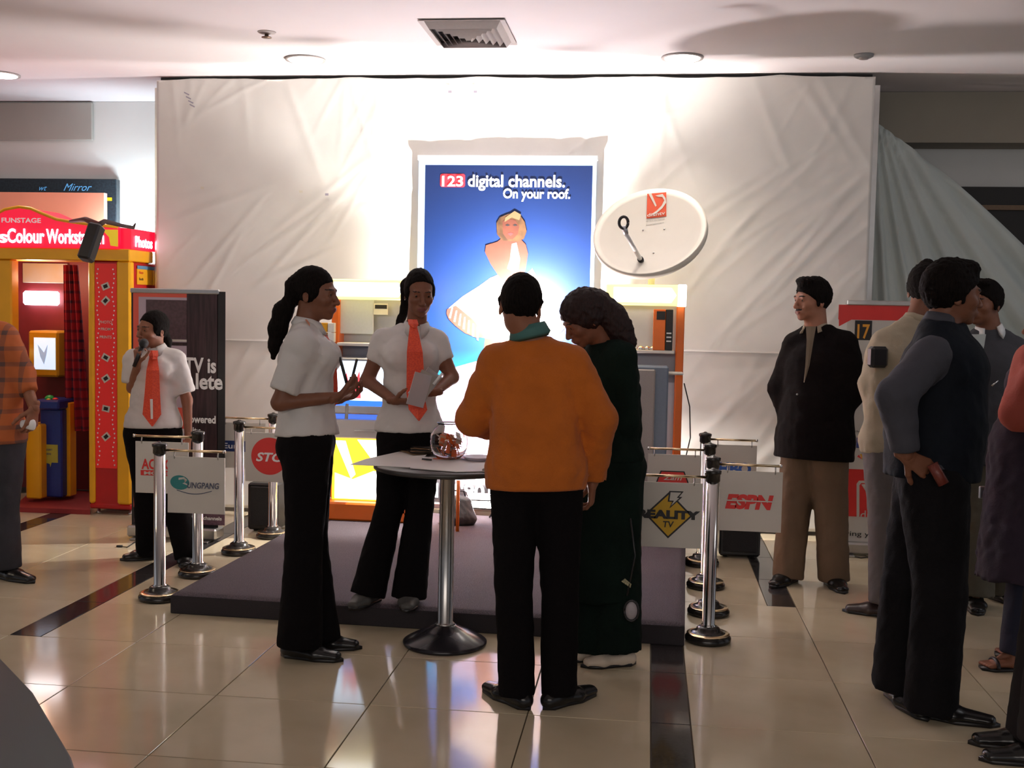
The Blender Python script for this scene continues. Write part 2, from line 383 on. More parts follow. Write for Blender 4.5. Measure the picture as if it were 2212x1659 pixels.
MB().box(WF, cx-a_*.9, cx+a_*.9, cy-b_*.9, cy+b_*.9, CZ-.003, CZ-.0015).build('duct', M_dark, ven)
# downlights
def downlight(px, py, r, lab, on=1., nm='downlight'):
    c = G(px, py, CZ); e = empty(nm, (c[0], c[1], CZ-.02), label=lab, cat='light')
    MB().lathe(A([c[0], c[1], CZ]), [(r, 0), (r+.012, -.004), (r+.010, -.012), (r-.006, -.010)], 32).build('rim', M_vent, e)
    MB().lathe(A([c[0], c[1], CZ]), [(r-.012, -.002), (r-.012, -.014), (r*.5, -.017)], 32).build('lens', emis('lamp_lens', (1, .97, .93), 14.) if on else M_vent, e)
    return c
c1 = downlight(1474, 123, .12, 'round glowing recessed downlight in the ceiling right of the vent'); spot('downlight_lamp', (c1[0], c1[1], CZ-.04), (c1[0], c1[1], 0), 26, (1, .9, .78), 95, .8)
c2 = downlight(660, 127, .12, 'round glowing recessed downlight in the ceiling left of the vent'); spot('downlight_lamp', (c2[0], c2[1], CZ-.04), (c2[0], c2[1], 0), 20, (1, .9, .78), 95, .8)
c3 = downlight(2, 160, .12, 'round glowing recessed downlight at the left end of the ceiling'); spot('downlight_lamp', (c3[0], c3[1], CZ-.04), (c3[0], c3[1], 0), 22, (1, .85, .62), 95, .8)
c = G(576, 69, CZ); sp = empty('sprinkler', (c[0], c[1], CZ-.03), label='small metal sprinkler head in the ceiling left of the air vent', cat='sprinkler')
MB().lathe(A([c[0], c[1], CZ]), [(.055, 0), (.05, -.006), (.02, -.012)], 20).build('plate', M_vent, sp)
MB().lathe(A([c[0], c[1], CZ]), [(.012, -.01), (.012, -.028), (.03, -.03), (.03, -.034)], 14).build('deflector', mat('old_brass', (.2, .14, .1), .4, .8), sp)
c = G(1866, 118, CZ); sp = empty('smoke_detector', (c[0], c[1], CZ-.03), label='small grey round smoke detector in the ceiling at the right', cat='detector')
MB().lathe(A([c[0], c[1], CZ]), [(.06, 0), (.058, -.012), (.045, -.02)], 20).build('base', mat('detector_grey', (.3, .3, .31), .5), sp)
MB().lathe(A([c[0], c[1], CZ]), [(.03, -.019), (.028, -.028), (.015, -.031)], 16).build('sensor_cap', M_vent, sp)
# ------------------------------------------------------------ vinyl backdrop, in two sheets, and the drape beside it
def crease(x, z, seeds, amp):
    v = 0.
    for (cx_, cz_, ang, L, wd_) in seeds:
        dx, dz = x-cx_, z-cz_; u = dx*math.cos(ang)+dz*math.sin(ang); w = -dx*math.sin(ang)+dz*math.cos(ang)
        e = np.exp(-(w/wd_)**2)*(1/(1+np.exp(-u*14)))*(1/(1+np.exp((u-L)*7))); v = v+amp*e
    return v
def sheet(name, x0, x1, z0, z1, Y, nx, nz, sd, amp, **k):
    X, Zg = np.meshgrid(np.linspace(x0, x1, nx), np.linspace(z0, z1, nz)); d = np.zeros_like(X)
    r = np.random.RandomState(sd)
    seeds = [(r.uniform(x0, x1), z1-.02, -PI/2+r.uniform(-.8, .8), r.uniform(.25, .8), r.uniform(.012, .03)) for _ in range(26)]
    seeds += [(r.uniform(x0, x1), r.uniform(z0, z1), r.uniform(.2, 1.1), r.uniform(.3, 1.0), r.uniform(.008, .02)) for _ in range(30)]
    seeds += [(r.uniform(x0+(x1-x0)*.55, x1), r.uniform(z0, z0+.9), r.uniform(.55, .95), r.uniform(.5, 1.3), r.uniform(.012, .03)) for _ in range(22)]
    d = crease(X, Zg, seeds, amp)
    d = d+.006*np.sin(X*2.1+Zg*.7+sd)+.0025*np.sin(X*5.3-Zg*3.1)+.0012*np.sin(X*9.1+Zg*7.7)
    topf = np.where(Zg > z1-1e-6, -.012*np.abs(np.sin(X*3.2+.5))-.006*np.abs(np.sin(X*7.7)), 0)
    V = np.stack([X, Y-d, Zg+topf], -1).reshape(-1, 3); n = nx*nz
    V2 = V+A([0, .006, 0]); q = []
    I = np.arange(nx*nz).reshape(nz, nx); a, b, c_, e = I[:-1, :-1].ravel(), I[:-1, 1:].ravel(), I[1:, 1:].ravel(), I[1:, :-1].ravel()
    Q = np.stack([a, b, c_, e], -1); Q2 = np.stack([e, c_, b, a], -1)+n
    bd = list(I[0, :])+list(I[1:, -1])+list(I[-1, -2::-1])+list(I[-2:0:-1, 0])
    S_ = A([[p, p+n, q_+n, q_] for p, q_ in zip(bd, bd[1:]+bd[:1])])
    return put(name, np.concatenate([V, V2]), np.concatenate([Q, Q2, S_]), M_vinyl, **k)
bl = W(338, 179, BACKY); br = W(1891, 173, BACKY); zs = W(1700, 764, BACKY)[2]
bds = sheet('backdrop_sheet', bl[0], br[0], zs, 3.088, BACKY, 260, 110, 3, .0045, label='large creased white vinyl backdrop sheet hung behind the stage', cat='backdrop')
sheet('backdrop_sheet', bl[0]+.02, br[0]-.01, .03, zs+.06, BACKY+.03, 200, 50, 9, .003, label='lower white vinyl sheet hanging to the floor under the big backdrop', cat='backdrop')
bf = Fr(A([0, BACKY-.022, 0.]))
for k, (px, py) in enumerate(((404, 202), (408, 211), (413, 220), (416, 228))):
    q = W(px, py, BACKY-.02); flat('pen_scribble', bf, [(q[0]-.02, q[2]+.012), (q[0]+.018, q[2]-.006), (q[0]+.014, q[2]-.014), (q[0]-.022, q[2]+.004)], 0, mat('pencil_grey', (.30, .28, .34), .7), bds)
for px, py in ((437, 406), (650, 414), (706, 420), (972, 198), (1027, 198)):
    q = W(px, py, BACKY-.02); flat('tape_patch', bf, [(q[0]-.012, q[2]+.008), (q[0]+.012, q[2]+.008), (q[0]+.012, q[2]-.008), (q[0]-.012, q[2]-.008)][::-1], 0, mat('tape', (.62, .58, .48), .5) if px < 660 else mat('pencil_grey', (.30, .28, .34), .7), bds)
MB().box(WF, bl[0]+.01, br[0]-.01, BACKY+.05, BACKY+.09, 3.03, 3.097).build('backdrop_rail', M_dark, label='dark hanging rail along the top edge of the white backdrop', cat='rail')
for px in (345, 900, 1470, 1880):
    q = W(px, 500, BACKY+.09); MB().box(WF, q[0]-.02, q[0]+.02, BACKY+.055, BACKY+.095, 0, 3.028).build('backdrop_post', M_steel, label='thin metal post behind the white vinyl backdrop, '+{345: 'at its left end', 900: 'behind the banner\'s left edge', 1470: 'behind the satellite dish', 1880: 'at its right end'}[px], cat='post', group='posts behind the backdrop')
# drape
nu, nv = 90, 60; V = []
a0 = W(1893, 268, 8.12); a1 = W(2260, 585, 8.3)
for j in range(nv):
    for i in range(nu):
        u = i/(nu-1); v = j/(nv-1); top = a0+(a1-a0)*u; top = top+A([0, 0, .05*math.sin(u*PI)]); top[2] = max(top[2], .2)
        z = top[2]*(1-v)
        ang = math.atan2(u*1.9+.05, .12+v*2.2); f = .035*math.sin(ang*24)+.02*math.sin(ang*51+1)
        V.append((top[0], top[1]-.04+f*min(1, .35+v+u*.5), z+.002))
V = A(V); n = nu*nv; I = np.arange(n).reshape(nv, nu); a, b, c_, e = I[:-1, :-1].ravel(), I[:-1, 1:].ravel(), I[1:, 1:].ravel(), I[1:, :-1].ravel()
bd = list(I[0, :])+list(I[1:, -1])+list(I[-1, -2::-1])+list(I[-2:0:-1, 0])
put('hanging_drape', np.concatenate([V, V+A([0, .008, 0])]), np.concatenate([np.stack([a, e, c_, b], -1), np.stack([b, c_, e, a], -1)+n, A([[p, q_, q_+n, p+n] for p, q_ in zip(bd, bd[1:]+bd[:1])])]), M_drape,
    label='grey-green cloth drape sagging diagonally from the right end of the backdrop', cat='drape')
# ------------------------------------------------------------ platform
pc = A([-2.262, 5.165, 0.]); pr = A([.196, 5.085, 0.]); ya = math.atan2(pr[1]-pc[1], pr[0]-pc[0]); PF = Fr(pc, ya)
pw = np.linalg.norm(pr-pc)
pl = empty('stage_platform', tuple(PF(pw/2, 1.2, 0)), label='low square stage platform covered in grey-purple carpet under the kiosks', cat='platform')
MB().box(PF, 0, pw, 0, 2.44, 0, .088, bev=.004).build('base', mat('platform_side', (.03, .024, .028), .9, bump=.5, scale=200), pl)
nx = 100; X, Y_ = np.meshgrid(np.linspace(.001, pw-.001, nx), np.linspace(.001, 2.439, nx)); hz = .0995+.0012*rng.rand(nx, nx)
hz[0, :] = hz[-1, :] = hz[:, 0] = hz[:, -1] = .088
V = A([PF(x, y, z) for x, y, z in zip(X.ravel(), Y_.ravel(), hz.ravel())]); I = np.arange(nx*nx).reshape(nx, nx)
put('carpet', V, np.stack([I[:-1, :-1].ravel(), I[:-1, 1:].ravel(), I[1:, 1:].ravel(), I[1:, :-1].ravel()], -1), M_carpet, pl)
# ------------------------------------------------------------ lit banner with the dish advertisement
YP = 7.765; tl = W(905, 340, YP); trr = W(1289, 346, YP); BX0, BX1 = tl[0], trr[0]; BZ1 = (tl[2]+trr[2])/2; BF = Fr(A([BX0, YP, 0.])); BWd = BX1-BX0
def bp(px, py): q = W(px, py, YP); return (q[0]-BX0, q[2])
pb = empty('advertising_banner', (BX0+BWd/2, YP, .1), label='tall blue advertising banner with a woman in a white dress behind the table', cat='banner')
MB().box(BF, 0, BWd, .0, .012, .14, BZ1).build('frame_sheet', mat('banner_edge', (.42, .60, .86), .4, emit=(.5, .72, 1), es=.35), pb)
MB().box(BF, -.01, BWd+.01, -.012, .014, BZ1-.012, BZ1+.022, bev=.005).build('top_rail', M_whitep, pb)
MB().box(BF, -.02, BWd+.02, -.08, .02, .1005, .15, bev=.01).build('cassette', M_steel, pb)
b0 = bp(919, 355); b1 = bp(1272, 700)
def print_light_gradient(name, stops, z0, z1):
    m = bpy.data.materials.new(name); m.use_nodes = True; nt = m.node_tree; b = nt.nodes['Principled BSDF']; b.inputs['Roughness'].default_value = .45
    tc = nt.nodes.new('ShaderNodeTexCoord'); sp_ = nt.nodes.new('ShaderNodeSeparateXYZ'); nt.links.new(tc.outputs['Object'], sp_.inputs[0])
    mr = nt.nodes.new('ShaderNodeMapRange'); mr.inputs[1].default_value = z0; mr.inputs[2].default_value = z1; nt.links.new(sp_.outputs[2], mr.inputs[0])
    nz = nt.nodes.new('ShaderNodeTexNoise'); nz.inputs['Scale'].default_value = 3.; ad = nt.nodes.new('ShaderNodeMath'); ad.operation = 'MULTIPLY_ADD'; ad.inputs[1].default_value = .06
    nt.links.new(tc.outputs['Object'], nz.inputs[0]); nt.links.new(nz.outputs[0], ad.inputs[0]); nt.links.new(mr.outputs[0], ad.inputs[2])
    rp = nt.nodes.new('ShaderNodeValToRGB'); el = rp.color_ramp.elements
    while len(el) < len(stops): el.new(.5)
    for e_, (p_, c_) in zip(el, stops): e_.position = p_; e_.color = (*c_, 1)
    nt.links.new(ad.outputs[0], rp.inputs[0]); nt.links.new(rp.outputs[0], b.inputs['Base Color']); nt.links.new(rp.outputs[0], b.inputs['Emission Color']); b.inputs['Emission Strength'].default_value = .10
    return m
skyb = print_light_gradient('sky_print_painted_light', [(0., (.14, .14, .30)), (.22, (.003, .20, .38)), (.42, (.0008, .030, .15)), (.62, (.0012, .020, .11)), (1., (.004, .018, .09))], .3, 2.4)  # printed blues with lamp light painted in, brightening to cyan low down
flat('printed_sky', BF, [(b0[0], BZ1-.045), (b1[0], BZ1-.045), (b1[0], .40), (b0[0], .40)][::-1], -.0012, skyb, pb)
flat('printed_ground', BF, [(b0[0]-.02, .62), bp(958, 800), bp(1030, 780), bp(1180, 792), (b1[0]+.02, .98), (b1[0]+.02, .42), (b0[0]-.02, .42)], -.0024, mat('print_lavender', (.20, .16, .24), .5, var=.15, nscale=4), pb)
def pz(name, pts, lay, m, **k): return flat(name, BF, [bp(*p) for p in pts], -.0012*lay, m, pb, **k)
M_skinp = mat('print_skin', (.085, .022, .012), .5, var=.2, nscale=9); M_dressp = mat('print_dress', (.30, .25, .235), .5, var=.08, nscale=12)
M_blond = mat('print_blond', (.08, .036, .013), .5, var=.6, nscale=14); M_pleat = mat('print_pleat', (.09, .034, .022), .5, var=.3, nscale=10)
pz('printed_leg', [(1050, 715), (1096, 715), (1080, 800), (1065, 880), (1050, 930), (1038, 930), (1030, 880), (1040, 800)], 3, M_skinp)
pz('printed_leg', [(1130, 700), (1180, 690), (1185, 800), (1170, 900), (1150, 900), (1140, 800)], 3, M_skinp)
pz('printed_dress', [(1060, 600), (1085, 590), (1130, 598), (1150, 580), (1175, 625), (1212, 690), (1222, 706), (1210, 716), (1190, 724), (1165, 722), (1120, 738), (1075, 735), (1035, 728), (1015, 722), (990, 706), (975, 692), (965, 678), (970, 665), (1000, 640), (1035, 618)], 4, M_dressp)
pz('printed_hem', [(966, 668), (985, 660), (1000, 672), (1022, 690), (1040, 712), (1046, 728), (1030, 730), (1005, 720), (985, 705), (970, 690), (965, 678)], 5, M_pleat)
pz('printed_hem', [(1175, 668), (1200, 672), (1222, 706), (1212, 718), (1190, 726), (1178, 700)], 5, M_pleat)
for k in range(7):
    a = (976+k*9, 664+k*7); pz('printed_pleat', [a, (a[0]+3, a[1]), (a[0]-2+k, a[1]+24+k), (a[0]-6+k, a[1]+22+k)], 6, M_dressp)
pz('printed_arm', [(1050, 530), (1062, 526), (1078, 545), (1088, 575), (1100, 592), (1106, 545), (1095, 520), (1100, 510), (1112, 520), (1122, 560), (1112, 602), (1098, 612), (1080, 600), (1060, 570), (1048, 545)], 7, M_skinp)
pz('printed_shoulders', [(1050, 530), (1075, 522), (1090, 510), (1120, 512), (1136, 528), (1141, 548), (1136, 580), (1128, 600), (1085, 600), (1066, 560), (1052, 548)], 6, M_skinp)
pz('printed_bodice', [(1106, 527), (1116, 524), (1124, 560), (1120, 582), (1106, 586), (1096, 580), (1102, 560)], 8, M_dressp)
pz('printed_hair', [(1073, 482), (1080, 470), (1094, 464), (1112, 458), (1124, 466), (1134, 480), (1138, 500), (1132, 516), (1120, 522), (1085, 520), (1074, 506)], 8, M_blond)
pz('printed_face', [(1086, 478), (1098, 472), (1114, 476), (1122, 490), (1119, 506), (1108, 517), (1096, 517), (1087, 505)], 9, M_skinp)
pz('printed_curl', [(1092, 470), (1112, 456), (1126, 464), (1122, 476), (1106, 470), (1090, 480)], 10, mat('print_pale_blond', (.13, .085, .04), .5))
pz('printed_lips', [(1096, 505), (1103, 502), (1110, 505), (1103, 510)], 10, mat('print_lips', (.6, .03, .03), .4))
for ex in (1092, 1108): pz('printed_eye', [(ex, 487), (ex+5, 484), (ex+10, 487), (ex+5, 489)], 10, M_ink)
# headline
rz = bp(951, 404); r1 = bp(1005, 376); rr = .014
pts = []
for (cx_, cz_, a) in ((r1[0]-rr, r1[1]-rr, 0), (rz[0]+rr, r1[1]-rr, PI/2), (rz[0]+rr, rz[1]+rr, PI), (r1[0]-rr, rz[1]+rr, 1.5*PI)):
    for t in range(5): pts.append((cx_+rr*math.cos(a+t*PI/8), cz_+rr*math.sin(a+t*PI/8)))
flat('number_badge', BF, pts, -.004, mat('badge_red', (.80, .03, .05), .4, emit=(1, .05, .06), es=.25), pb)
M_letw = mat('letter_white', (.88, .88, .92), .4, emit=(1, 1, 1), es=.15)
def btext(s, x0, x1, ybase, ytop, lay=8, bold=.022, **k):
    a = bp(x0, ybase); b = bp(x1, ytop); return text(s, BF, a[0], a[1], -.0012*lay, b[1]-a[1], M_letw, pb, width=b[0]-a[0], bold=bold, **k)
btext('123', 955, 1001, 402, 380); btext('digital channels.', 1011, 1221, 403, 378); btext('On your roof.', 1087, 1232, 428, 408)
# phone band
pa = bp(912, 1095); pt = bp(1284, 1034)
flat('phone_band', BF, [(.0, pt[1]-.02), (0, pa[1]), (BWd, pa[1]), (BWd, pt[1]-.02)], -.004, mat('print_grey', (.06, .062, .07), .5, var=.1), pb)
flat('band_edge', BF, [(.0, pt[1]+.01), (0, pt[1]-.02), (BWd, pt[1]-.02), (BWd, pt[1]+.01)], -.005, emis('band_glow', (.95, .93, 1), 1.6), pb)
a = bp(979, 1073); b = bp(1062, 1047); text("1'901", BF, a[0], a[1], -.007, b[1]-a[1], emis('digit_glow', (.9, .9, 1), 1.6), pb, width=b[0]-a[0], bold=.03)
a = bp(940, 1073); text('1', BF, a[0], a[1], -.007, b[1]-a[1], emis('digit_glow', (.9, .9, 1), 1.6), pb, bold=.03)
# ------------------------------------------------------------ flood lamps of the stand
def flood(nm, c, to, w, h, d, lab, glow, stand=None):
    e = empty(nm, (c[0], c[1], stand if stand is not None else c[2]-h), label=lab, cat='lamp'); n = nrm(A(to)-A(c)); x = nrm(np.cross(n, ZZ)); y = np.cross(x, n)
    def f(a, b, cc): return A(c)+x*a+y*b+n*cc
    m = MB(); ring = [(-w, -h), (w, -h), (w, h), (-w, h)]
    V = [f(a*.7, b*.7, -d) for a, b in ring]+[f(a, b, 0) for a, b in ring]+[f(a*.92, b*.92, 0) for a, b in ring]+[f(a*.6, b*.6, -d*.7) for a, b in ring]
    F_ = [(3, 2, 1, 0)]+[(l*4+k, l*4+(k+1) % 4, l*4+4+(k+1) % 4, l*4+4+k) for l in range(3) for k in range(4)]+[(12, 13, 14, 15)]
    m.add(V, F_); m.build('housing', M_black, e)
    MB().add([f(a*.85, b*.85, -.012) for a, b in ring]+[f(a*.85, b*.85, -.018) for a, b in ring], [(0, 1, 2, 3), (7, 6, 5, 4)]+[(k, k+4, (k+1) % 4+4, (k+1) % 4) for k in range(4)]).build('glass_face', emis('flood_glow', (1, .96, .9), glow), e)
    return e, f
lf, ff = flood('floor_flood_lamp', LOWF-A([0, -.02, .03]), LOWF+A([-.05, -.5, .25]), .10, .055, .07, 'bright white flood lamp on the platform in front of the blue banner', 18)
MB().tube([LOWF+A([-.11, .05, -.115]), LOWF+A([-.11, .03, -.03]), LOWF+A([.11, .03, -.03]), LOWF+A([.11, .05, -.115])], .006, 6).build('bracket', M_black, lf)
# upper flood: open head on a thin stand, unseen plates added to cut its beam
uf = empty('stand_flood_lamp', (FLOOD[0], FLOOD[1], .1), label='flood lamp on a thin stand before the banner, behind the orange sweater man', cat='lamp')
def shade_patch(nm, pts, rad):
    V = [FLOOD+nrm(W(px, py, BACKY)-FLOOD)*rad for px, py in pts]; n = len(V); T = tri_poly([(p[0], -p[1]) for p in pts])
    V2 = [FLOOD+nrm(v-FLOOD)*(rad+.002) for v in V]
    put(nm, V+V2, [tuple(t) for t in T]+[tuple(q+n for q in t[::-1]) for t in T]+[(k, k+n, (k+1) % n+n, (k+1) % n) for k in range(n)], M_black, uf, smooth=False)
shade_patch('left_beam_blocker', [(-700, -480), (60, 0), (400, 213), (620, 340), (730, 410), (785, 460), (808, 500), (814, 600), (820, 760), (600, 1000), (-700, 1200)], .07)  # unseen plate added, outline set by the shadow edge on the backdrop
shade_patch('right_beam_blocker', [(2700, -700), (2100, -270), (1700, 85), (1575, 190), (1470, 280), (1380, 345), (1345, 395), (1330, 470), (1335, 640), (1400, 900), (2700, 1200)], .07)
tp = [G(x, y, CZ)-FLOOD for x, y in ((-400, 5), (0, 38), (300, 66), (600, 92), (900, 108), (1200, 120), (1450, 134), (1600, 139), (2212, 105), (2700, 80))]
V = [FLOOD+nrm(v)*.06 for v in tp]+[FLOOD+nrm(A([v[0], v[1]-.3, -1.2]))*.06 for v in tp]; V += [v+A([0, -.002, 0]) for v in V]; n = len(tp)
put('front_beam_blocker', V, [(k, k+1, k+1+n, k+n) for k in range(n-1)]+[(k+2*n, k+3*n, k+1+3*n, k+1+2*n) for k in range(n-1)], M_black, uf, smooth=False)  # unseen plate added to keep the flood off the front ceiling and people
MB().tube([A([FLOOD[0], FLOOD[1]-.02, .36]), A([FLOOD[0], FLOOD[1]-.02, FLOOD[2]-.06])], .009, 10).build('stand_tube', M_black, uf)
MB().lathe(FLOOD-A([0, .02, .07]), [(.012, 0), (.02, .012), (.02, .02), (.006, .035)], 14).build('lamp_socket', M_black, uf)
for k in range(3):
    t = k*2*PI/3+.5; MB().tube([A([FLOOD[0], FLOOD[1]-.02, .38]), A([FLOOD[0]+.2*math.cos(t), FLOOD[1]-.02+.2*math.sin(t), .107])], .007, 8).build('leg', M_black, uf)
# ------------------------------------------------------------ display kiosks
def kiosk(x0, x1, yf, z1, lab, side):
    e = empty('display_kiosk', ((x0+x1)/2, yf+.2, .1), label=lab, cat='kiosk'); fr = Fr(A([x0, yf, 0.])); w = x1-x0; D = .34
    MB().box(fr, 0, w, 0, D, .1005, .22, bev=.012).build('base', M_orange, e)
    MB().box(fr, .03, w-.03, D-.05, D, .22, z1-.12).build('back_panel', M_silver, e)
    for xx in (0, w-.05): MB().box(fr, xx, xx+.05, .16, .30, .22, z1-.13, bev=.006).build('post', M_orange, e)
    MB().box(fr, .0, w, .03, D, z1-.13, z1, bev=.008).build('header', mat('header_light', (1, .85, .2), .4, emit=(1, .84, .36), es=1.2), e)
    flat('header_print', fr, [(.05, z1-.02), (.05, z1-.11), (w-.09, z1-.11), (w-.06, z1-.065), (w-.09, z1-.02)], .028, emis('header_white', (.94, .97, 1), 8.), e)
    MB().box(fr, w-.05, w+.004, .025, D-.05, z1-.134, z1+.004, bev=.006).build('header_cap', emis('header_cap_white', (1, 1, 1), 3.), e)
    MB().box(fr, .06, w-.06, .08, D-.05, 1.24, 1.26, bev=.004).build('shelf', M_white, e)
    MB().box(fr, .05, w-.05, .26, .30, 1.05, 1.235).build('perforated_band', mat('dark_silver', (.24, .24, .26), .4, .5), e)
    for k in range(5): MB().lathe(fr(.12+k*(w-.24)/4, .258, 1.15), [(.008, -.002), (.006, .006)], 10, ax=A([0, -1, 0])).build('screw', M_chrome, e)
    return e, fr, w
kz = W(800, 604, 7.22)[2]; k0 = W(704, 900, 7.2)[0]; k1 = W(888, 900, 7.2)[0]
KL, kf, kw = kiosk(k0, k1, 7.15, kz, 'orange and silver display kiosk with a television left of the banner', 'l')
def kp(px, py, y=0.): q = W(px, py, 7.15+y); return q[0]-k0, q[2]
a = kp(724, 640, .2); b = kp(806, 722, .2); MB().box(kf, a[0], b[0], .20, .215, b[1], a[1], bev=.004).build('display_board', mat('pale_board', (.62, .66, .74), .4, var=.03), KL)
a = kp(808, 655, .2); b = kp(838, 680, .2); MB().box(kf, a[0], b[0], .19, .2, b[1], a[1]).build('small_sign', M_white, KL); MB().box(kf, a[0]+.01, b[0]-.005, .186, .19, b[1]+.04, a[1]-.01).build('sign_picture', M_ink, KL)
a = kp(730, 708, .1)
for j, (px, nm, m) in enumerate(((690, 'yellow_pack', M_yellow), (706, 'white_pack', M_whitep))):
    for r_ in range(2):
        q = kp(px, 700, .1); MB().box(kf, q[0], q[0]+.045, .12, .16, 1.2601+r_*.065, 1.322+r_*.065, bev=.003).build('leaflet_pack', m, None, label=('yellow' if j == 0 else 'white')+' leaflet pack on the left kiosk shelf, '+('lower' if r_ == 0 else 'upper')+' row', cat='leaflet', group='leaflets on the left kiosk shelf')
# television
tv = empty('television', tuple(kf(kw/2, .1, .82)), label='flat television with a bright blue-white picture in the left kiosk', cat='television')
a = kp(706, 772, -.0); b = kp(845, 888, -.0)
MB().box(kf, a[0], b[0], .02, .16, b[1]-.03, a[1], bev=.008).build('casing', M_silver, tv)
flat('screen', kf, [(a[0]+.015, a[1]-.02), (a[0]+.015, b[1]+.025), (b[0]-.015, b[1]+.025), (b[0]-.015, a[1]-.02)], .018, emis('screen_glow', (.62, .80, 1), 2.6), tv)
s_ = kp(746, 800); flat('screen_picture', kf, [(s_[0], s_[1]), (s_[0]+.03, s_[1]-.13), (s_[0]+.065, s_[1]-.02), (s_[0]+.05, s_[1]-.1), (s_[0]+.09, s_[1]+.0), (s_[0]+.1, s_[1]-.18), (s_[0], s_[1]-.18)], .0165, emis('screen_red', (.9, .08, .1), 1.2), tv)
flat('screen_banner', kf, [(a[0]+.015, b[1]+.06), (a[0]+.015, b[1]+.025), (b[0]-.015, b[1]+.025), (b[0]-.015, b[1]+.06)], .0168, emis('screen_blue', (.03, .15, .9), 1.6), tv)
zt = b[1]-.03
MB().box(kf, .03, kw-.03, .05, .30, zt-.035, zt-.001, bev=.006).build('blue_shelf', mat('blue_shelf', (.05, .12, .5), .3, emit=(.1, .25, 1), es=.7), KL)
MB().box(kf, .04, kw-.04, .04, .29, zt-.16, zt-.037, bev=.008).build('drawer', M_white, KL); MB().box(kf, kw*.35, kw*.65, .025, .04, zt-.11, zt-.10).build('drawer_handle', M_steel, KL)
zg = zt-.165
MB().box(kf, .03, kw-.03, .10, .28, .222, zg).build('lit_cabinet', mat('lit_yellow', (1, .75, .05), .4, emit=(1, .66, .03), es=1.6), KL)
flat('cabinet_print', kf, [(.05, zg-.02), (.16, zg-.27), (.19, zg-.24), (.12, zg-.02)], .098, emis('lit_white', (1, .98, .9), 3.), KL)
flat('cabinet_print', kf, [(.05, .23), (kw-.05, .23), (kw-.05, .38), (kw*.55, .42), (kw*.3, .36), (.05, .40)], .098, emis('lit_white', (1, .98, .9), 3.), KL)
flat('cabinet_print', kf, [(.2, zg-.01), (kw-.05, zg-.01), (kw-.05, zg-.1), (.3, zg-.14)], .098, emis('lit_white', (1, .98, .9), 3.), KL)
# right kiosk
q0 = W(1302, 900, 7.15)[0]; q1 = W(1474, 900, 7.15)[0]; kz2 = W(1420, 615, 7.15)[2]
KR, rf, rw = kiosk(q0, q1, 7.12, kz2, 'orange and silver display kiosk with a grey cabinet right of the banner', 'r')
def rp(px, py, y=0.): q = W(px, py, 7.12+y); return q[0]-q0, q[2]
a = rp(1412, 668, .1); b = rp(1436, 752, .1); c_ = rp(1452, 752, .1)
pk = empty('product_box', tuple(rf((a[0]+c_[0])/2, .1, 1.2601)), label='orange and black product box standing on the right kiosk shelf', cat='box')
MB().box(rf, a[0], b[0], .08, .15, 1.2605, a[1], bev=.003).build('orange_face', M_orange, pk)
MB().box(rf, b[0]+.0005, c_[0], .08, .15, 1.2605, a[1], bev=.003).build('black_face', M_ink, pk)
MB().box(rf, a[0]+.02, b[0]-.002, .078, .08, a[1]-.065, a[1]-.012).build('window_label', M_ink, pk)
for k, zz in enumerate((.055, .08, .105)): flat('print_line', rf, [(b[0]+.008, 1.26+zz+.008), (b[0]+.008, 1.26+zz), (c_[0]-.008, 1.26+zz), (c_[0]-.008, 1.26+zz+.008)], .0795, M_whitep, pk)
for k, (px, s_) in enumerate(((1384, .05), (1398, .04), (1410, .045))):
    q = rp(px, 752, .06); MB().lathe(rf(q[0], .11, 1.2602), [(s_*.45, 0), (s_*.5, .006), (s_*.35, .02), (s_*.1, .026)], 16).build('trinket', M_chrome, None, label=('small shiny metal piece on the right kiosk shelf, '+('leftmost', 'middle one', 'nearest the orange box')[k]), cat='trinket', group='metal pieces on the right kiosk shelf')
gc = empty('grey_cabinet', tuple(rf(.4, .0, .1)), label='tall blue-grey cabinet speaker standing against the right kiosk', cat='speaker')
a = rp(1388, 790, -.1); b = rp(1440, 955, -.1)
MB().box(rf, a[0]-.08, b[0], -.12, .02, .1005, a[1], bev=.01).build('body', mat('blue_grey', (.20, .25, .33), .35, var=.05), gc)
MB().box(rf, a[0]-.07, (a[0]+b[0])/2, -.135, -.119, .14, a[1]-.02, bev=.008).build('grille', mat('pale_grille', (.42, .38, .36), .5, bump=.6, scale=200), gc)
a = rp(1436, 803, .0); MB().box(rf, a[0], a[0]+.115, -.03, .09, a[1]-.018, a[1]-.002, bev=.006).build('side_tray', M_white, KR)
MB().tube([rf(rw+.01, .2, 1.05), rf(rw+.05, .2, .9), rf(rw+.06, .2, .7), rf(rw+.02, .2, .5), rf(rw+.03, .2, .3)], .004, 6).build('cable', M_black, KR)
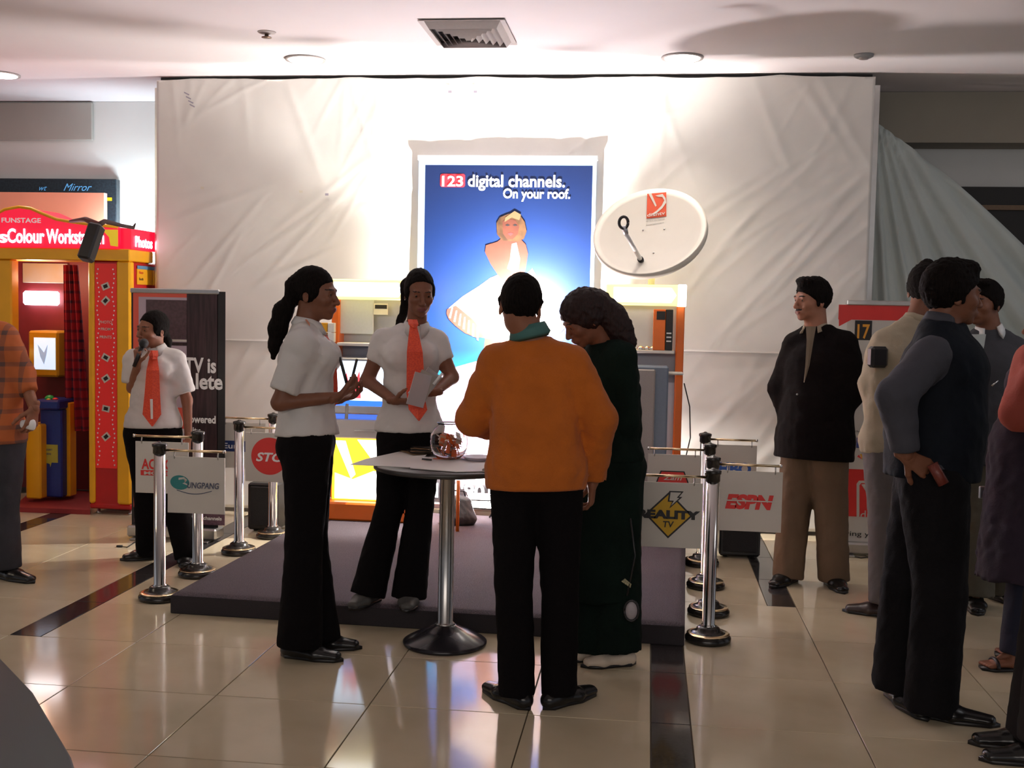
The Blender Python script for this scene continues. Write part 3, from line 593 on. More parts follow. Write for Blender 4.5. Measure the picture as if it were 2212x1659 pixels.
# dish
DC = W(1403, 499, 7.1)
view = nrm(CAM-DC); up_ = nrm(ZZ-view*(ZZ @ view)); rt = nrm(np.cross(up_, view))
maj = nrm(rt*math.cos(.27)+up_*math.sin(.27)); mn_ = nrm(-rt*math.sin(.27)+up_*math.cos(.27)); tl_ = math.radians(44)
nn = nrm(view*math.cos(tl_)+mn_*math.sin(tl_)); yy = np.cross(nn, maj); RD = .332*1.02
di = empty('satellite_dish', tuple(DC), label='cream oval satellite dish mounted above the right kiosk', cat='dish')
M_dish = mat('dish_paint', (.80, .76, .66), .45, var=.03, nscale=5)
prof_r = np.linspace(0, 1, 14); V = []; F_ = []; n_ = 56
def dpt(r, t, off): return DC+(maj*math.cos(t)+yy*math.sin(t))*RD*r+nn*(-.055*(1-r*r)+off)
rings = [(r, 0) for r in prof_r[1:]]+[(1.0, 0), (1.045, .002), (1.05, -.045), (1.03, -.05)]+[(r, -.012) for r in prof_r[:0:-1]]
V.append(dpt(0, 0, 0))
for r, of in rings:
    for k in range(n_): V.append(dpt(r, 2*PI*k/n_, of))
V.append(dpt(0, 0, -.012)); L_ = len(V)-1
for k in range(n_): F_.append((0, 1+k, 1+(k+1) % n_)); F_.append((L_, 1+(len(rings)-1)*n_+(k+1) % n_, 1+(len(rings)-1)*n_+k))
for l in range(len(rings)-1):
    for k in range(n_): a = 1+l*n_+k; b = 1+l*n_+(k+1) % n_; F_.append((a, a+n_, b+n_, b))
put('reflector', V, F_, M_dish, di)
class OF:                                                            # frame on the dish face, following its bowl
    def __call__(s, x, y, z):
        p = DC+maj*0+rt_d*x+up_d*z; r2 = ((p-DC) @ (p-DC))/RD**2; return p+nn*(-.055*(1-r2)-y+.0)
rt_d = nrm(rt-nn*(rt @ nn)); up_d = nrm(np.cross(nn, rt_d)); of = OF()
def dp(px, py):                                                      # pixel to dish face coordinates
    py = py+6; q = ray(px, py); t = ((DC-nn*.05-CAM) @ nn)/(q @ nn); p = CAM+q*t-(DC-nn*.05); return float(p @ rt_d), float(p @ up_d)
M_logo = mat('logo_red', (.80, .10, .03), .45)
flat('logo_square', of, [dp(*p) for p in ((1401, 424), (1442, 421), (1440, 464), (1397, 468))], -.002, M_logo, di)
flat('logo_swoosh', of, [dp(*p) for p in ((1418, 428), (1434, 425), (1440, 432), (1441, 440), (1432, 450), (1419, 459), (1405, 463), (1420, 454), (1431, 445), (1437, 436), (1433, 430), (1426, 430))], -.0085, M_dish, di)
flat('logo_ray', of, [dp(*p) for p in ((1404, 425), (1410, 424), (1420, 445), (1417, 447))], -.0085, M_dish, di)
a = dp(1399, 466); b = dp(1438, 455); text('dishtv', of, a[0], a[1], -.009, .026, M_dish, di, width=b[0]-a[0], bold=.01)
a = dp(1396, 474); b = dp(1436, 470); text('direct to home', of, a[0], a[1], -.003, .009, M_wallg, di, width=b[0]-a[0])
a = dp(1396, 481); b = dp(1434, 478); text('entertainment', of, a[0], a[1], -.003, .009, M_wallg, di, width=b[0]-a[0])
for p in ((1389, 491), (1435, 489), (1412, 542)):
    q = dp(*p); MB().lathe(of(q[0], -.001, q[1]), [(.006, 0), (.005, .004)], 10, ax=nn).build('bolt', M_steel, di)
q = dp(1386, 562); bA = of(q[0], -.01, q[1]); bB = P(1352, 505, dep(bA)-.30)
MB().tube([bA, bB], .013, 10).build('feed_arm', M_whitep, di)
MB().tube([bA-(bB-bA)*.02-nn*.0, bA+(bB-bA)*.05], .019, 10).build('arm_bracket', M_black, di)
bC = P(1347, 481, dep(bB)-.02); MB().tube([bB, bC-(bC-bB)*.3], .016, 10).build('feed_horn', M_silver, di)
V = [bC+(rt*math.cos(t)*.026+up_*math.sin(t)*.034) for t in np.linspace(0, 2*PI, 20)]; MB().tube(V, .009, 8).build('receiver_ring', M_black, di)
MB().tube([DC-nn*.07, DC-nn*.12+A([0, .1, -.02]), A([DC[0]+.02, DC[1]+.2, kz2+.003])], .022, 12).build('mast', M_steel, di)
# bag on the platform
c = G(990, 1132, .1); bg = empty('carry_bag', (c[0], c[1], .1), label='dark carry bag slumped on the platform behind the table leg', cat='bag')
s_ = SDF(A(c)-A([.2, .16, .01]), A(c)+A([.2, .16, .3]), .008); s_.seg(A(c)+A([0, 0, .04]), A(c)+A([.0, .02, .14]), (.12, .07), (.08, .045), k=.02); s_.plane(A(c)+A([0, 0, .002]), A([0, 0, -1]), .0); s_.noise(.004, .07, 3); v_, q_ = s_.mesh()
put('bag_body', v_, q_, mat('bag_cloth', (.05, .045, .045), .7, bump=.3), bg)
MB().tube([A(c)+A([-.06, .02, .15]), A(c)+A([-.04, .02, .215]), A(c)+A([.03, .02, .215]), A(c)+A([.05, .02, .15])], .006, 8).build('handle', M_black, bg)
c = G(988, 1148, .1); MB().tube([A(c)+A([0, 0, .001]), A(c)+A([-.003, .02, .32])], .011, 10).build('orange_pole', M_orange, None, label='thin orange pole standing on the platform beside the dark bag', cat='pole')
# ------------------------------------------------------------ left photo booth
BY = 7.52
def wx(px, Y): return W(px, 800, Y)[0]
def wz(py, Y, px=150): return W(px, py, Y)[2]
bt = empty('photo_booth', (wx(120, BY), BY+.4, 0), label='red and yellow photo booth with a glowing header sign', cat='booth'); Bf = Fr(A([0, BY, 0.]))
xL = wx(-150, BY); cL, cR = wx(193, BY), wx(284, BY); zb = wz(1088, BY, 240); zh0 = wz(562, BY); zh1 = wz(536, BY)
MB().box(Bf, cL+.02, cR-.02, .0, .5, .045, zh0, bev=.01).build('column', M_boothred, bt)
for a, b in ((cL, wx(206, BY)), (wx(254, BY), cR)): MB().box(Bf, a, b, -.02, .05, zb, zh0, bev=.012).build('column_edge', M_yellow, bt)
MB().box(Bf, cL-.0, cR+.0, -.01, .5, .04, zb-.001, bev=.01).build('column_plinth', M_boothred, bt)
MB().box(Bf, wx(207, BY), wx(253, BY), -.008, .002, wz(1008, BY), wz(568, BY)).build('column_print', mat('column_red', (.80, .025, .02), .4, emit=(.8, .02, .02), es=.08), bt)
for px in (205, 275):
    MB().lathe(A([wx(px, BY), BY+.05, 0]), [(.018, 0), (.02, .006), (.012, .012), (.012, .045)], 12).build('foot', M_steel, bt)
c0 = wx(230, BY)
for k in range(44):                                                  # lace border on the column print
    z = wz(575, BY)-(k+.5)*(wz(575, BY)-wz(1005, BY))/44; off = .055+.008*math.sin(k*.9)
    for sg in (-1, 1):
        x = c0+sg*off; flat('lace_dot', Bf, [(x-.006, z), (x, z-.009), (x+.006, z), (x, z+.005)], -.0095, M_whitep, bt)
for k, (py, rot) in enumerate(((617, .4), (648, .8), (715, 0), (770, -.5), (815, .6), (880, -.2), (940, .7))):
    z = wz(py, BY); w_, h_ = (.028, .022) if k != 2 else (.045, .045); cs, sn = math.cos(rot), math.sin(rot)
    if k != 2:
        flat('photo_print', Bf, [(c0+x*cs-y*sn, z+x*sn+y*cs) for x, y in ((-w_, -h_), (w_, -h_), (w_, h_), (-w_, h_))], -.0105, M_signw, bt)
        flat('photo_picture', Bf, [(c0+x*cs-y*sn, z+x*sn+y*cs) for x, y in ((-w_*.55, -h_*.55), (w_*.55, -h_*.55), (w_*.55, h_*.55), (-w_*.55, h_*.55))], -.0115, M_dark, bt)
text('PHOTO', Bf, c0, wz(697, BY), -.0105, .02, M_signw, bt, align='CENTER', bold=.01); text('FROM', Bf, c0, wz(712, BY), -.0105, .02, M_signw, bt, align='CENTER', bold=.01); text('PRINTS', Bf, c0, wz(729, BY), -.0105, .02, M_signw, bt, align='CENTER', bold=.01)
# header with a wavy top
pts = [(-150, 500), (-60, 500), (-30, 495), (0, 466), (20, 455), (50, 449), (75, 452), (100, 463), (130, 475), (160, 480), (200, 485), (262, 490)]
top = [(wx(px, BY), wz(py, BY)) for px, py in pts]
MB().prism(Bf, [(wx(-150, BY), zh1)]+[(wx(262, BY), zh1)]+top[::-1], -.04, .35).build('header', mat('header_red', (.78, .012, .03), .4, emit=(1, .01, .06), es=.55), bt)
MB().tube([Bf(x, -.035, z) for x, z in top], .012, 8).build('header_piping', M_yellow, bt)
MB().box(Bf, xL, cR, -.03, .35, zh0, zh1-.002, bev=.006).build('header_beam', M_yellow, bt)
MB().box(Bf, wx(262, BY), cR, .0, .40, zh1, wz(492, BY)).build('header_end', MATS['header_red'], bt)
M_neon = emis('sign_glow', (1, .86, 1), 5.)
text("'s", Bf, wx(-2, BY), wz(526, BY), -.045, .085, M_neon, bt, bold=.02, width=wx(22, BY)-wx(-6, BY))
text('Colour', Bf, wx(26, BY), wz(526, BY), -.045, .098, M_neon, bt, bold=.02, width=wx(105, BY)-wx(26, BY))
text('Workstation', Bf, wx(109, BY), wz(526, BY), -.045, .098, M_neon, bt, bold=.02, width=wx(232, BY)-wx(109, BY))
text('FUNSTAGE', Bf, wx(14, BY), wz(483, BY), -.045, .033, M_letw, bt, bold=.02, width=wx(98, BY)-wx(14, BY))
flat('header_emblem', Bf, [(wx(228, BY), wz(496, BY)), (wx(262, BY), wz(496, BY)), (wx(262, BY), wz(532, BY)), (wx(246, BY), wz(530, BY)), (wx(243, BY), wz(512, BY))], -.045, mat('emblem_yellow', (.9, .6, .02), .4, emit=(1, .7, .03), es=.3), bt)
# side wing, deeper, running behind the backdrop
Y2 = 7.92; Sf = Fr(A([0, Y2, 0.]))
MB().box(Sf, cR+.003, wx(350, Y2), 0, .3, .05, wz(560, Y2)).build('side_panel', M_boothred, bt)
MB().box(Sf, cR+.003, wx(350, Y2), -.03, .3, wz(558, Y2), wz(541, Y2), bev=.005).build('side_beam', M_yellow, bt)
MB().box(Sf, cR+.003, wx(350, Y2), -.02, .3, wz(540, Y2), wz(500, Y2)).build('side_header', mat('header_red', (.78, .012, .03)), bt)
Rf = Fr(A([cR+.001, BY, 0.]), PI/2)
text('Photos', Rf, .06, wz(531, BY+.1), -.003, .075, M_neon, bt, bold=.02, width=.27)
Nf = Fr(A([cR-.0195, BY, 0.]), PI/2); nz0, nz1 = wz(612, BY+.2), wz(578, BY+.2)
MB().box(Nf, .12, .40, -.006, -.0005, nz0, nz1).build('side_notice', M_yellow, bt)
text('Photo', Nf, .15, nz0+.075, -.008, .02, M_red, bt); text('Booth', Nf, .15, nz0+.03, -.008, .02, M_ink, bt)
flat('notice_top', Nf, [(.12, nz1+.02), (.12, nz1-.004), (.40, nz1-.004), (.40, nz1+.02)], -.008, mat('notice_blue', (.1, .25, .4), .5), bt)
# interior
Yi = 8.2; If = Fr(A([0, Yi, 0.]))
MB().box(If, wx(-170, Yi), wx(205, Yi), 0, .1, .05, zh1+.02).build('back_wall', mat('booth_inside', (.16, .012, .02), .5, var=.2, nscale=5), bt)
MB().box(Bf, xL, wx(26, BY), .0, .10, .05, zh0, bev=.01).build('left_post', M_yellow, bt)
MB().box(Bf, wx(28, BY), wx(62, BY), .15, .35, .06, wz(925, BY), bev=.01).build('lower_cabinet', M_yellow, bt)
MB().box(Bf, wx(130, BY+.3), wx(150, BY+.3), .3, .4, .06, wz(870, BY+.3), bev=.008).build('inner_post', M_yellow, bt)
a, b = W(45, 568, Yi-.05), W(142, 612, Yi-.05)
MB().box(If, a[0], b[0], -.03, -.001, b[2], a[2], bev=.004).build('sample_board', mat('sample_yellow', (.42, .30, .09), .4, col2=(.42, .44, .42), nscale=2), bt)
a, b = W(49, 628, Yi-.05), W(124, 660, Yi-.05); MB().box(If, a[0], b[0], -.06, -.001, b[2], a[2], bev=.016).build('light_panel', emis('panel_glow', (.95, .95, 1), 7.), bt)
a, b = W(60, 714, 7.95), W(126, 815, 7.95); f9 = Fr(A([0, 7.95, 0.]))
MB().box(f9, a[0], b[0], 0, .249, b[2], a[2], bev=.014).build('monitor_bezel', mat('bezel_yellow', (.50, .28, .01), .4), bt)
a, b = W(72, 729, 7.94), W(119, 799, 7.94); flat('monitor_screen', f9, [(a[0], a[2]), (a[0], b[2]), (b[0], b[2]), (b[0], a[2])], -.003, emis('monitor_glow', (.55, .72, .95), .9), bt)
flat('monitor_picture', f9, [(a[0]+.03, a[2]-.05), (a[0]+.05, a[2]-.14), (a[0]+.08, a[2]-.20), (a[0]+.1, a[2]-.12), (a[0]+.11, a[2]-.05), (a[0]+.08, a[2]-.11)], -.005, emis('monitor_grey', (.3, .42, .6), .6), bt)
a = W(50, 765, 7.9); flat('arrow_light', Fr(A([0, 7.9, 0.])), [(a[0]-.01, a[2]+.045), (a[0]+.028, a[2]+.02), (a[0]+.03, a[2]-.01), (a[0]-.012, a[2]-.05), (a[0]+.02, a[2]-.01)], 0, emis('arrow_glow', (1, .95, .55), 3.), bt)
# blue control pedestal
a, b = W(80, 868, 7.75), W(137, 1060, 7.75); f8 = Fr(A([0, 7.75, 0.]))
cp = empty('control_pedestal', ((a[0]+b[0])/2, 7.85, .03), label='dark blue control pedestal inside the photo booth', cat='pedestal')
MB().box(f8, a[0]+.02, b[0]-.01, 0, .22, .063, a[2]-.05, bev=.01).build('pedestal_body', M_blueplastic, cp)
MB().box(f8, a[0], b[0], -.06, .24, a[2]-.05, a[2]+.02, bev=.012).build('control_panel', M_blueplastic, cp)
MB().lathe(f8(a[0]+.07, .05, a[2]+.018), [(.035, 0), (.034, .012), (.02, .026), (.005, .03)], 18).build('green_button', mat('green_plastic', (.02, .45, .10), .3), cp)
MB().lathe(f8(a[0]+.13, .02, a[2]+.018), [(.022, 0), (.02, .008), (.01, .014)], 16).build('red_button', M_red, cp)
MB().lathe(f8(a[0]+.10, -.02, a[2]+.018), [(.016, 0), (.015, .006), (.008, .01)], 16).build('yellow_button', M_yellow, cp)
s0, s1 = W(92, 960, 7.74), W(124, 1000, 7.74); flat('yellow_notice', f8, [(s0[0], s0[2]), (s0[0], s1[2]), (s0[0]+.05, s1[2]-.01), (s0[0]+.055, s1[2]-.035), (s0[0]+.065, s1[2]), (s1[0], s1[2]), (s1[0], s0[2])], -.003, mat('notice_yellow', (.45, .40, .05), .5), cp)
text('INSERT', f8, s0[0]+.012, s0[2]-.045, -.005, .014, M_blueplastic, cp); text('HERE', f8, s0[0]+.02, s0[2]-.075, -.005, .014, M_blueplastic, cp)
# tartan curtain
nu, nv = 40, 30; V = []
for j in range(nv):
    for i in range(nu):
        u = i/(nu-1); v = j/(nv-1); z = zh0-.02-v*(zh0-.02-wz(930, 7.9)); x0 = wx(138, 7.9); x1 = wx(168+30*v, 7.9)
        V.append((x0+(x1-x0)*u, 7.9+.02*math.sin(u*22+v), z))
V = A(V); I = np.arange(nu*nv).reshape(nv, nu); a, b, c_, e = I[:-1, :-1].ravel(), I[:-1, 1:].ravel(), I[1:, 1:].ravel(), I[1:, :-1].ravel()
plaid('tartan', (.30, .008, .02), (.02, .008, .03), 14)
put('curtain', np.concatenate([V, V+A([0, .006, 0])]), np.concatenate([np.stack([a, e, c_, b], -1), np.stack([b, c_, e, a], -1)+nu*nv]), MATS['tartan'], bt)
fm = [G(28, 1106, 0), G(195, 1112, 0), G(195, 1070, 0), G(75, 1064, 0)]
MB().add([p+A([0, 0, z]) for z in (0.001, .035) for p in fm], [(0, 1, 2, 3)[::-1], (4, 5, 6, 7), (0, 1, 5, 4), (1, 2, 6, 5), (2, 3, 7, 6), (3, 0, 4, 7)]).build('floor_plate', mat('red_mat', (.28, .02, .02), .7, bump=.4, scale=120), bt)
point('booth_lamp', (wx(90, 7.9), 7.8, zh0-.12), 6, (1, .55, .35), .05)
# salmon panel and dark shop sign on the wall behind the booth
y3 = 8.45; MB().box(Fr(A([0, y3, 0.])), wx(-200, y3), wx(226, y3), 0, .05, 1.0, wz(416, y3)).build('salmon_panel', mat('salmon', (.80, .36, .24), .6, var=.12, nscale=1.2), None, label='plain salmon pink panel standing behind the photo booth header', cat='panel')
y4 = YW-.08; ds = empty('shop_sign', (wx(60, y4), y4, wz(480, y4)), label='dark shop sign with blue handwriting on the wall above the booth', cat='sign')
f4 = Fr(A([0, y4, 0.])); MB().box(f4, wx(-220, y4), wx(252, y4), 0, .07, wz(560, y4), wz(386, y4), bev=.005).build('board', mat('sign_dark', (.012, .016, .022), .3, col2=(.02, .03, .04)), ds)
text('wt', f4, wx(88, y4), wz(412, y4), -.003, .045, mat('sign_blue', (.1, .3, .55), .5, emit=(.1, .35, .7), es=.4), ds, shear=.5); text('Mirror', f4, wx(140, y4), wz(412, y4), -.003, .06, MATS['sign_blue'], ds, shear=.5)
MB().box(f4, wx(228, y4), wx(243, y4), -.004, -.0005, wz(433, y4), wz(426, y4)).build('yellow_stroke', M_yellow, ds)
area('booth_top_tube', (wx(300, 8.3), 8.45, wz(520, 8.4)), (wx(295, 8.78), 8.8, wz(440, 8.7)), .5, .05, 20, (.75, .92, 1))
# hanging column speaker with bracket
s0 = P(208, 492, 7.1); s1 = P(186, 556, 7.05); hs = empty('column_speaker', tuple(s1), label='black column loudspeaker tilted on a bracket in front of the booth sign', cat='speaker')
d_ = nrm(s1-s0); x_ = nrm(np.cross(d_, A([0, 1., 0]))); y_ = np.cross(d_, x_)
def hf(x, y, z): return s0+x_*x+y_*y+d_*z
MB().box(hf, -.042, .042, -.045, .045, -.02, np.linalg.norm(s1-s0)+.02, bev=.012).build('cabinet', M_black, hs)
MB().box(hf, -.032, .032, -.052, -.0455, 0, np.linalg.norm(s1-s0), bev=.003).build('grille', mat('grille_black', (.02, .018, .02), .7, bump=.8, scale=300), hs)
MB().tube([s0+A([.0, .03, .02]), P(226, 478, 7.2), P(262, 487, 7.35), P(288, 492, 7.5), P(293, 482, 7.5)], [.018, .016, .012, .012, .004], 8).build('bracket', mat('bracket_brown', (.05, .02, .02), .5), hs)
MB().tube([s0+A([.0, .03, .02]), P(185, 474, 7.25), P(152, 478, 7.45)], [.02, .018, .01], 8).build('bracket_arm', mat('bracket_red', (.12, .025, .02), .5), hs)
# ------------------------------------------------------------ barrier posts and hanging channel signs
M_base = mat('post_base', (.02, .017, .015), .22, bump=.1, scale=30)
def stanchion(px, py, H, lab, r=.029):
    c = G(px, py, 0); e = empty('barrier_post', tuple(c), label=lab, cat='post', group='chrome barrier posts around the stage')
    MB().lathe(c, [(.100, 0), (.105, .008), (.105, .020), (.094, .034), (.072, .044), (.055, .050), (.052, .062), (.040, .070)], 32).build('base', M_base, e)
    MB().lathe(c, [(.096, .0345), (.098, .036), (.096, .0375), (.088, .041)], 32).build('base_trim', M_brass, e)
    MB().lathe(c, [(.036, .069), (.034, .074), (r, .080), (r, H-.02)], 24).build('pole', M_chrome, e)
    MB().lathe(c, [(r+.001, H-.055), (r+.004, H-.05), (r+.004, H-.02), (.037, H-.018), (.038, H-.004), (.030, H), (.012, H+.004), (.006, H+.009)], 24).build('cap', M_base, e)
    return c, e
def sign(c, yaw, side, H, L, w, h, lab, draw, gap=.03, rr=.0065):
    fr = Fr(c+A([0, 0, 0.]), yaw); s = side; x0, x1 = (.03, .03+L) if s > 0 else (-.03-L, -.03)
    e = empty('hanging_sign', tuple(fr((x0+x1)/2, 0, H-.35)), label=lab, cat='sign', group='channel signs hung on the barrier posts')
    MB().tube([fr(x0, 0, H-.035), fr(x1, 0, H-.035)], rr, 10).build('hanging_bar', M_brass, e)
    MB().lathe(fr(x1 if s > 0 else x0, 0, H-.035), [(.009, -.006), (.009, .006)], 12, ax=fr.X).build('bar_end', M_chrome, e)
    xc = (x0+x1)/2+.008*s; zt = H-.035-gap
    bd = MB().box(fr, xc-w/2, xc+w/2, -.003, .003, zt-h, zt, bev=.001).build('board', M_signw, e)
    for q in (-.38, .38):
        MB().tube([fr(xc+q*w, 0, zt-.012), fr(xc+q*w, -.006, zt+.006), fr(xc+q*w, 0, H-.035-.004)], .0035, 6).build('hook', M_steel, e)
    sf = Fr(fr(xc, -.0035, zt-h/2), yaw); draw(sf, bd, w, h); return e
def pf(nm, sf, pts, lay, m, bd): return flat(nm, sf, pts, -.0009*lay, m, bd)
def s_swirl(sf, bd, w, h):
    M_t = mat('teal', (.03, .22, .22), .5)
    pf('swirl', sf, [(x*.95-.085+.1*z, z-.1*x) for x, z in circ(0, .012, .052, .036)], 1, M_t, bd)
    pf('swirl_gap', sf, [(-.09, .025), (-.065, .03), (-.05, .018), (-.07, .008), (-.03, -.006), (-.045, .006), (-.058, .012), (-.045, .026), (-.062, .04), (-.09, .036)], 2, M_signw, bd)
    text('UNGPANG', sf, -.045, -.014, -.0030, .030, mat('slate', (.08, .09, .14), .5), bd, width=.165, shear=.15, bold=.02)
    pf('arc_line', sf, [(-.10+.013*k, -.024-.018*math.sin(k*PI/14)) for k in range(15)]+[(.082-.013*k, -.028-.018*math.sin(k*PI/14)) for k in range(15)], 1, MATS['slate'], bd)
def s_action(sf, bd, w, h):
    text('ACTION', sf, -.115, -.008, -.001, .055, M_red, bd, width=.22, bold=.03)
    pf('red_bar', sf, [(-.12, -.016), (-.12, -.045), (.105, -.045), (.105, -.016)], 1, M_red, bd); text('MOVIES', sf, -.10, -.04, -.003, .018, M_signw, bd, width=.18, bold=.03)
def s_circle(sf, bd, w, h):
    pf('red_disc', sf, circ(.0, .008, .112, .112, 40), 1, M_red, bd); text('STC', sf, -.082, -.022, -.003, .052, M_whitep, bd, width=.165, shear=.25, bold=.03)
def s_euro(sf, bd, w, h):
    pf('navy_block', sf, [(-.135, .03), (-.135, -.04), (.02, -.04), (.02, .03)], 1, M_navy, bd); text('Euro', sf, -.128, -.02, -.003, .036, M_whitep, bd, bold=.01, width=.13)
def s_reality(sf, bd, w, h):
    M_g = mat('gold', (.62, .36, .01), .45)
    cx_ = .008
    pf('diamond_edge', sf, [(cx_, .108), (cx_+.108, .0), (cx_, -.108), (cx_-.108, .0)], 1, M_ink, bd)
    pf('diamond', sf, [(cx_, .097), (cx_+.097, .0), (cx_, -.097), (cx_-.097, .0)], 2, M_g, bd)
    pf('bolt_edge', sf, [(cx_+.0, .112), (cx_+.065, .112), (cx_+.045, .086), (cx_+.06, .086), (cx_+.002, .030), (cx_+.014, .062), (cx_-.006, .062)], 3, M_ink, bd)
    pf('bolt', sf, [(cx_+.006, .106), (cx_+.054, .106), (cx_+.034, .081), (cx_+.046, .081), (cx_+.010, .044), (cx_+.022, .068), (cx_+.002, .068)], 4, M_signw, bd)
    text('REALITY', sf, cx_, -.014, -.0050, .036, M_ink, bd, width=.285, bold=.06, align='CENTER')
    text('TV', sf, cx_, -.055, -.0050, .028, M_ink, bd, width=.05, bold=.02, align='CENTER', shear=.1)
def s_espn(sf, bd, w, h):
    text('ESPN', sf, -.123, -.034, -.0010, .066, M_red, bd, width=.235, bold=.06, shear=.2); pf('stripe', sf, [(-.13, .006), (-.13, .0), (.125, .0), (.125, .006)], 4, M_signw, bd)
def s_badge(sf, bd, w, h):
    pf('badge_edge', sf, [(-.075, .055), (.055, .055), (.088, -.03), (.04, -.085), (-.07, -.085), (-.105, -.03)], 1, M_ink, bd)
    pf('badge', sf, [(-.069, .049), (.05, .049), (.081, -.03), (.036, -.079), (-.066, -.079), (-.098, -.03)], 2, M_red, bd)
    text('Zam', sf, -.058, .005, -.0035, .028, M_signw, bd, width=.10, shear=.3, bold=.01)
def s_hbo(sf, bd, w, h):
    text('HBO', sf, -.09, -.045, -.001, .065, mat('print_blue', (.02, .10, .42), .4), bd, width=.19, bold=.05)
def roundsign(): pass
SH = .285; SW = .296
L1, _ = stanchion(345, 1294, .795, 'chrome barrier post nearest the camera left of the stage')
L2, _ = stanchion(427, 1243, .80, 'second chrome barrier post left of the stage, behind the swirl logo sign')
L3, _ = stanchion(516, 1195, .80, 'third chrome barrier post left of the stage, holding the red disc sign')
L4, _ = stanchion(589, 1160, .80, 'rearmost chrome barrier post left of the stage, beside the black speaker')
R1, _ = stanchion(1529, 1384, .79, 'chrome barrier post nearest the camera right of the stage')
R2, _ = stanchion(1530, 1326, .79, 'second chrome barrier post right of the stage, holding the red letter sign')
R3, _ = stanchion(1524, 1268, .79, 'third chrome barrier post right of the stage')
R4, _ = stanchion(1515, 1220, .79, 'rearmost chrome barrier post right of the stage')
sign(L1, .02, 1, .795, .305, SW, SH, 'grey sign with a teal swirl logo on the nearest left post', s_swirl)
sign(L2, .03, -1, .80, .33, .30, SH, 'white sign with red ACTION lettering hung left of the second post', s_action)
sign(L3, .0, 1, .80, .30, .30, SH+.01, 'white sign with a big red disc behind the ponytail woman', s_circle)
sign(L4, .0, -1, .80, .33, .30, SH+.01, 'white sign with a navy Euro block, furthest on the left', s_euro)
sign(R1, -.0, -1, .79, .33, .315, .30, 'grey sign with a black and gold REALITY TV diamond', s_reality)
sign(R2, .0, 1, .79, .30, .305, .30, 'white sign with red ESPN letters right of the posts', s_espn)
sign(R3, .0, -1, .79, .30, .29, .29, 'white sign with a red six-sided badge behind the REALITY TV sign', s_badge)
sign(R4, .0, 1, .79, .27, .26, .25, 'white sign with blue letters behind the red ESPN sign', s_hbo)
# speaker cabinets on the floor
def cabinet(x0p, x1p, ytp, ybp, lab):
    g0 = G(x0p, ybp); g1 = G(x1p, ybp); z = W((x0p+x1p)/2, ytp, g0[1])[2]; e = empty('floor_speaker', tuple((g0+g1)/2+A([0, .12, 0])), label=lab, cat='speaker'); fr = Fr(A([g0[0], g0[1], 0.]))
    w = g1[0]-g0[0]; MB().box(fr, 0, w, .012, .26, 0.012, z, bev=.012).build('cabinet', M_black, e)
    MB().box(fr, .02, w-.02, -.004, .0115, .04, z-.02, bev=.006).build('grille', mat('grille_black', (.02, .018, .02)), e)
    for xx in (.04, w-.04): MB().lathe(fr(xx, .06, 0), [(.015, 0), (.015, .0125)], 12).build('foot', M_black, e)
cabinet(533, 603, 1045, 1148, 'black floor speaker behind the red disc sign'); cabinet(1553, 1640, 1068, 1205, 'black floor speaker behind the red letter sign')
# ------------------------------------------------------------ roll-up banners
def rollup(x0, x1, yb, yt, lab, yaw=0.):
    a = G(x0, yb); b = G(x1, yb); a[2] = b[2] = 0; w = abs(b[0]-a[0]); fr = Fr(A([a[0], a[1], 0.]), yaw); z = W(x0, yt, a[1])[2]
    e = empty('roll_up_banner', tuple(fr(w/2, 0, 0)), label=lab, cat='banner')
    MB().box(fr, -.01, w+.01, -.06, .08, .012, .085, bev=.012).build('cassette', M_steel, e)
    for xx in (.06, w-.06): MB().box(fr, xx-.03, xx+.03, -.10, .12, 0, .0118, bev=.003).build('foot', M_steel, e)
    MB().box(fr, -.005, w+.005, -.012, .012, z-.03, z, bev=.005).build('top_rail', M_steel, e)
    MB().tube([fr(w/2, .02, .08), fr(w/2, .02, z-.01)], .008, 8).build('support_pole', M_steel, e)
    return e, fr, w, z, a
e, fr, w, z, a = rollup(285, 487, 1160, 622, 'dark roll-up banner with white lettering behind the girl with the microphone')
Yb = a[1]
def q(px, py): v = W(px, py, Yb); return v[0]-a[0], v[2]
M_wood = mat('print_wood', (.05, .022, .028), .45, var=.6, nscale=12, stretch=(6, 6, .4))
MB().box(fr, 0, w, -.002, .002, .08, z-.02).build('sheet', M_ink, e)
def rq(nm, x0, y0, x1, y1, lay, m): a_, b_ = q(x0, y0), q(x1, y1); return flat(nm, fr, [a_, (a_[0], b_[1]), b_, (b_[0], a_[1])], -.002-.001*lay, m, e)
rq('print_red_area', 288, 630, 404, 1100, 1, mat('coral_print', (.75, .11, .07), .45)); rq('print_lilac', 300, 641, 404, 950, 2, mat('lilac_print', (.48, .38, .45), .45))
rq('print_photo', 316, 647, 404, 735, 3, mat('plum_print', (.10, .055, .065), .45, var=.3)); rq('print_line', 370, 733, 404, 738, 4, M_signw); rq('print_photo', 372, 739, 404, 747, 4, M_wood); rq('print_photo', 316, 747, 370, 900, 3, mat('plum_print', (.1, .055, .065)))
rq('print_wood_area', 404, 630, 470, 1100, 2, M_wood); rq('print_edge', 470, 630, 486, 1130, 2, M_ink); rq('print_plum', 290, 1100, 486, 1135, 3, mat('plum_light', (.16, .08, .12), .45, var=.3)); rq('print_red_area', 380, 880, 404, 935, 5, MATS['coral_print'])
def rt_(s, x0, x1, yb_, yt_, **k): a_, b_ = q(x0, yb_), q(x1, yt_); text(s, fr, a_[0], a_[1], -.0085, b_[1]-a_[1], M_whitep, e, width=b_[0]-a_[0], bold=.03, **k)
rt_('TV is', 400, 468, 803, 773); rt_('lete', 424, 482, 839, 807); rt_('powered', 402, 467, 912, 898); rt_('quality', 390, 434, 936, 922)
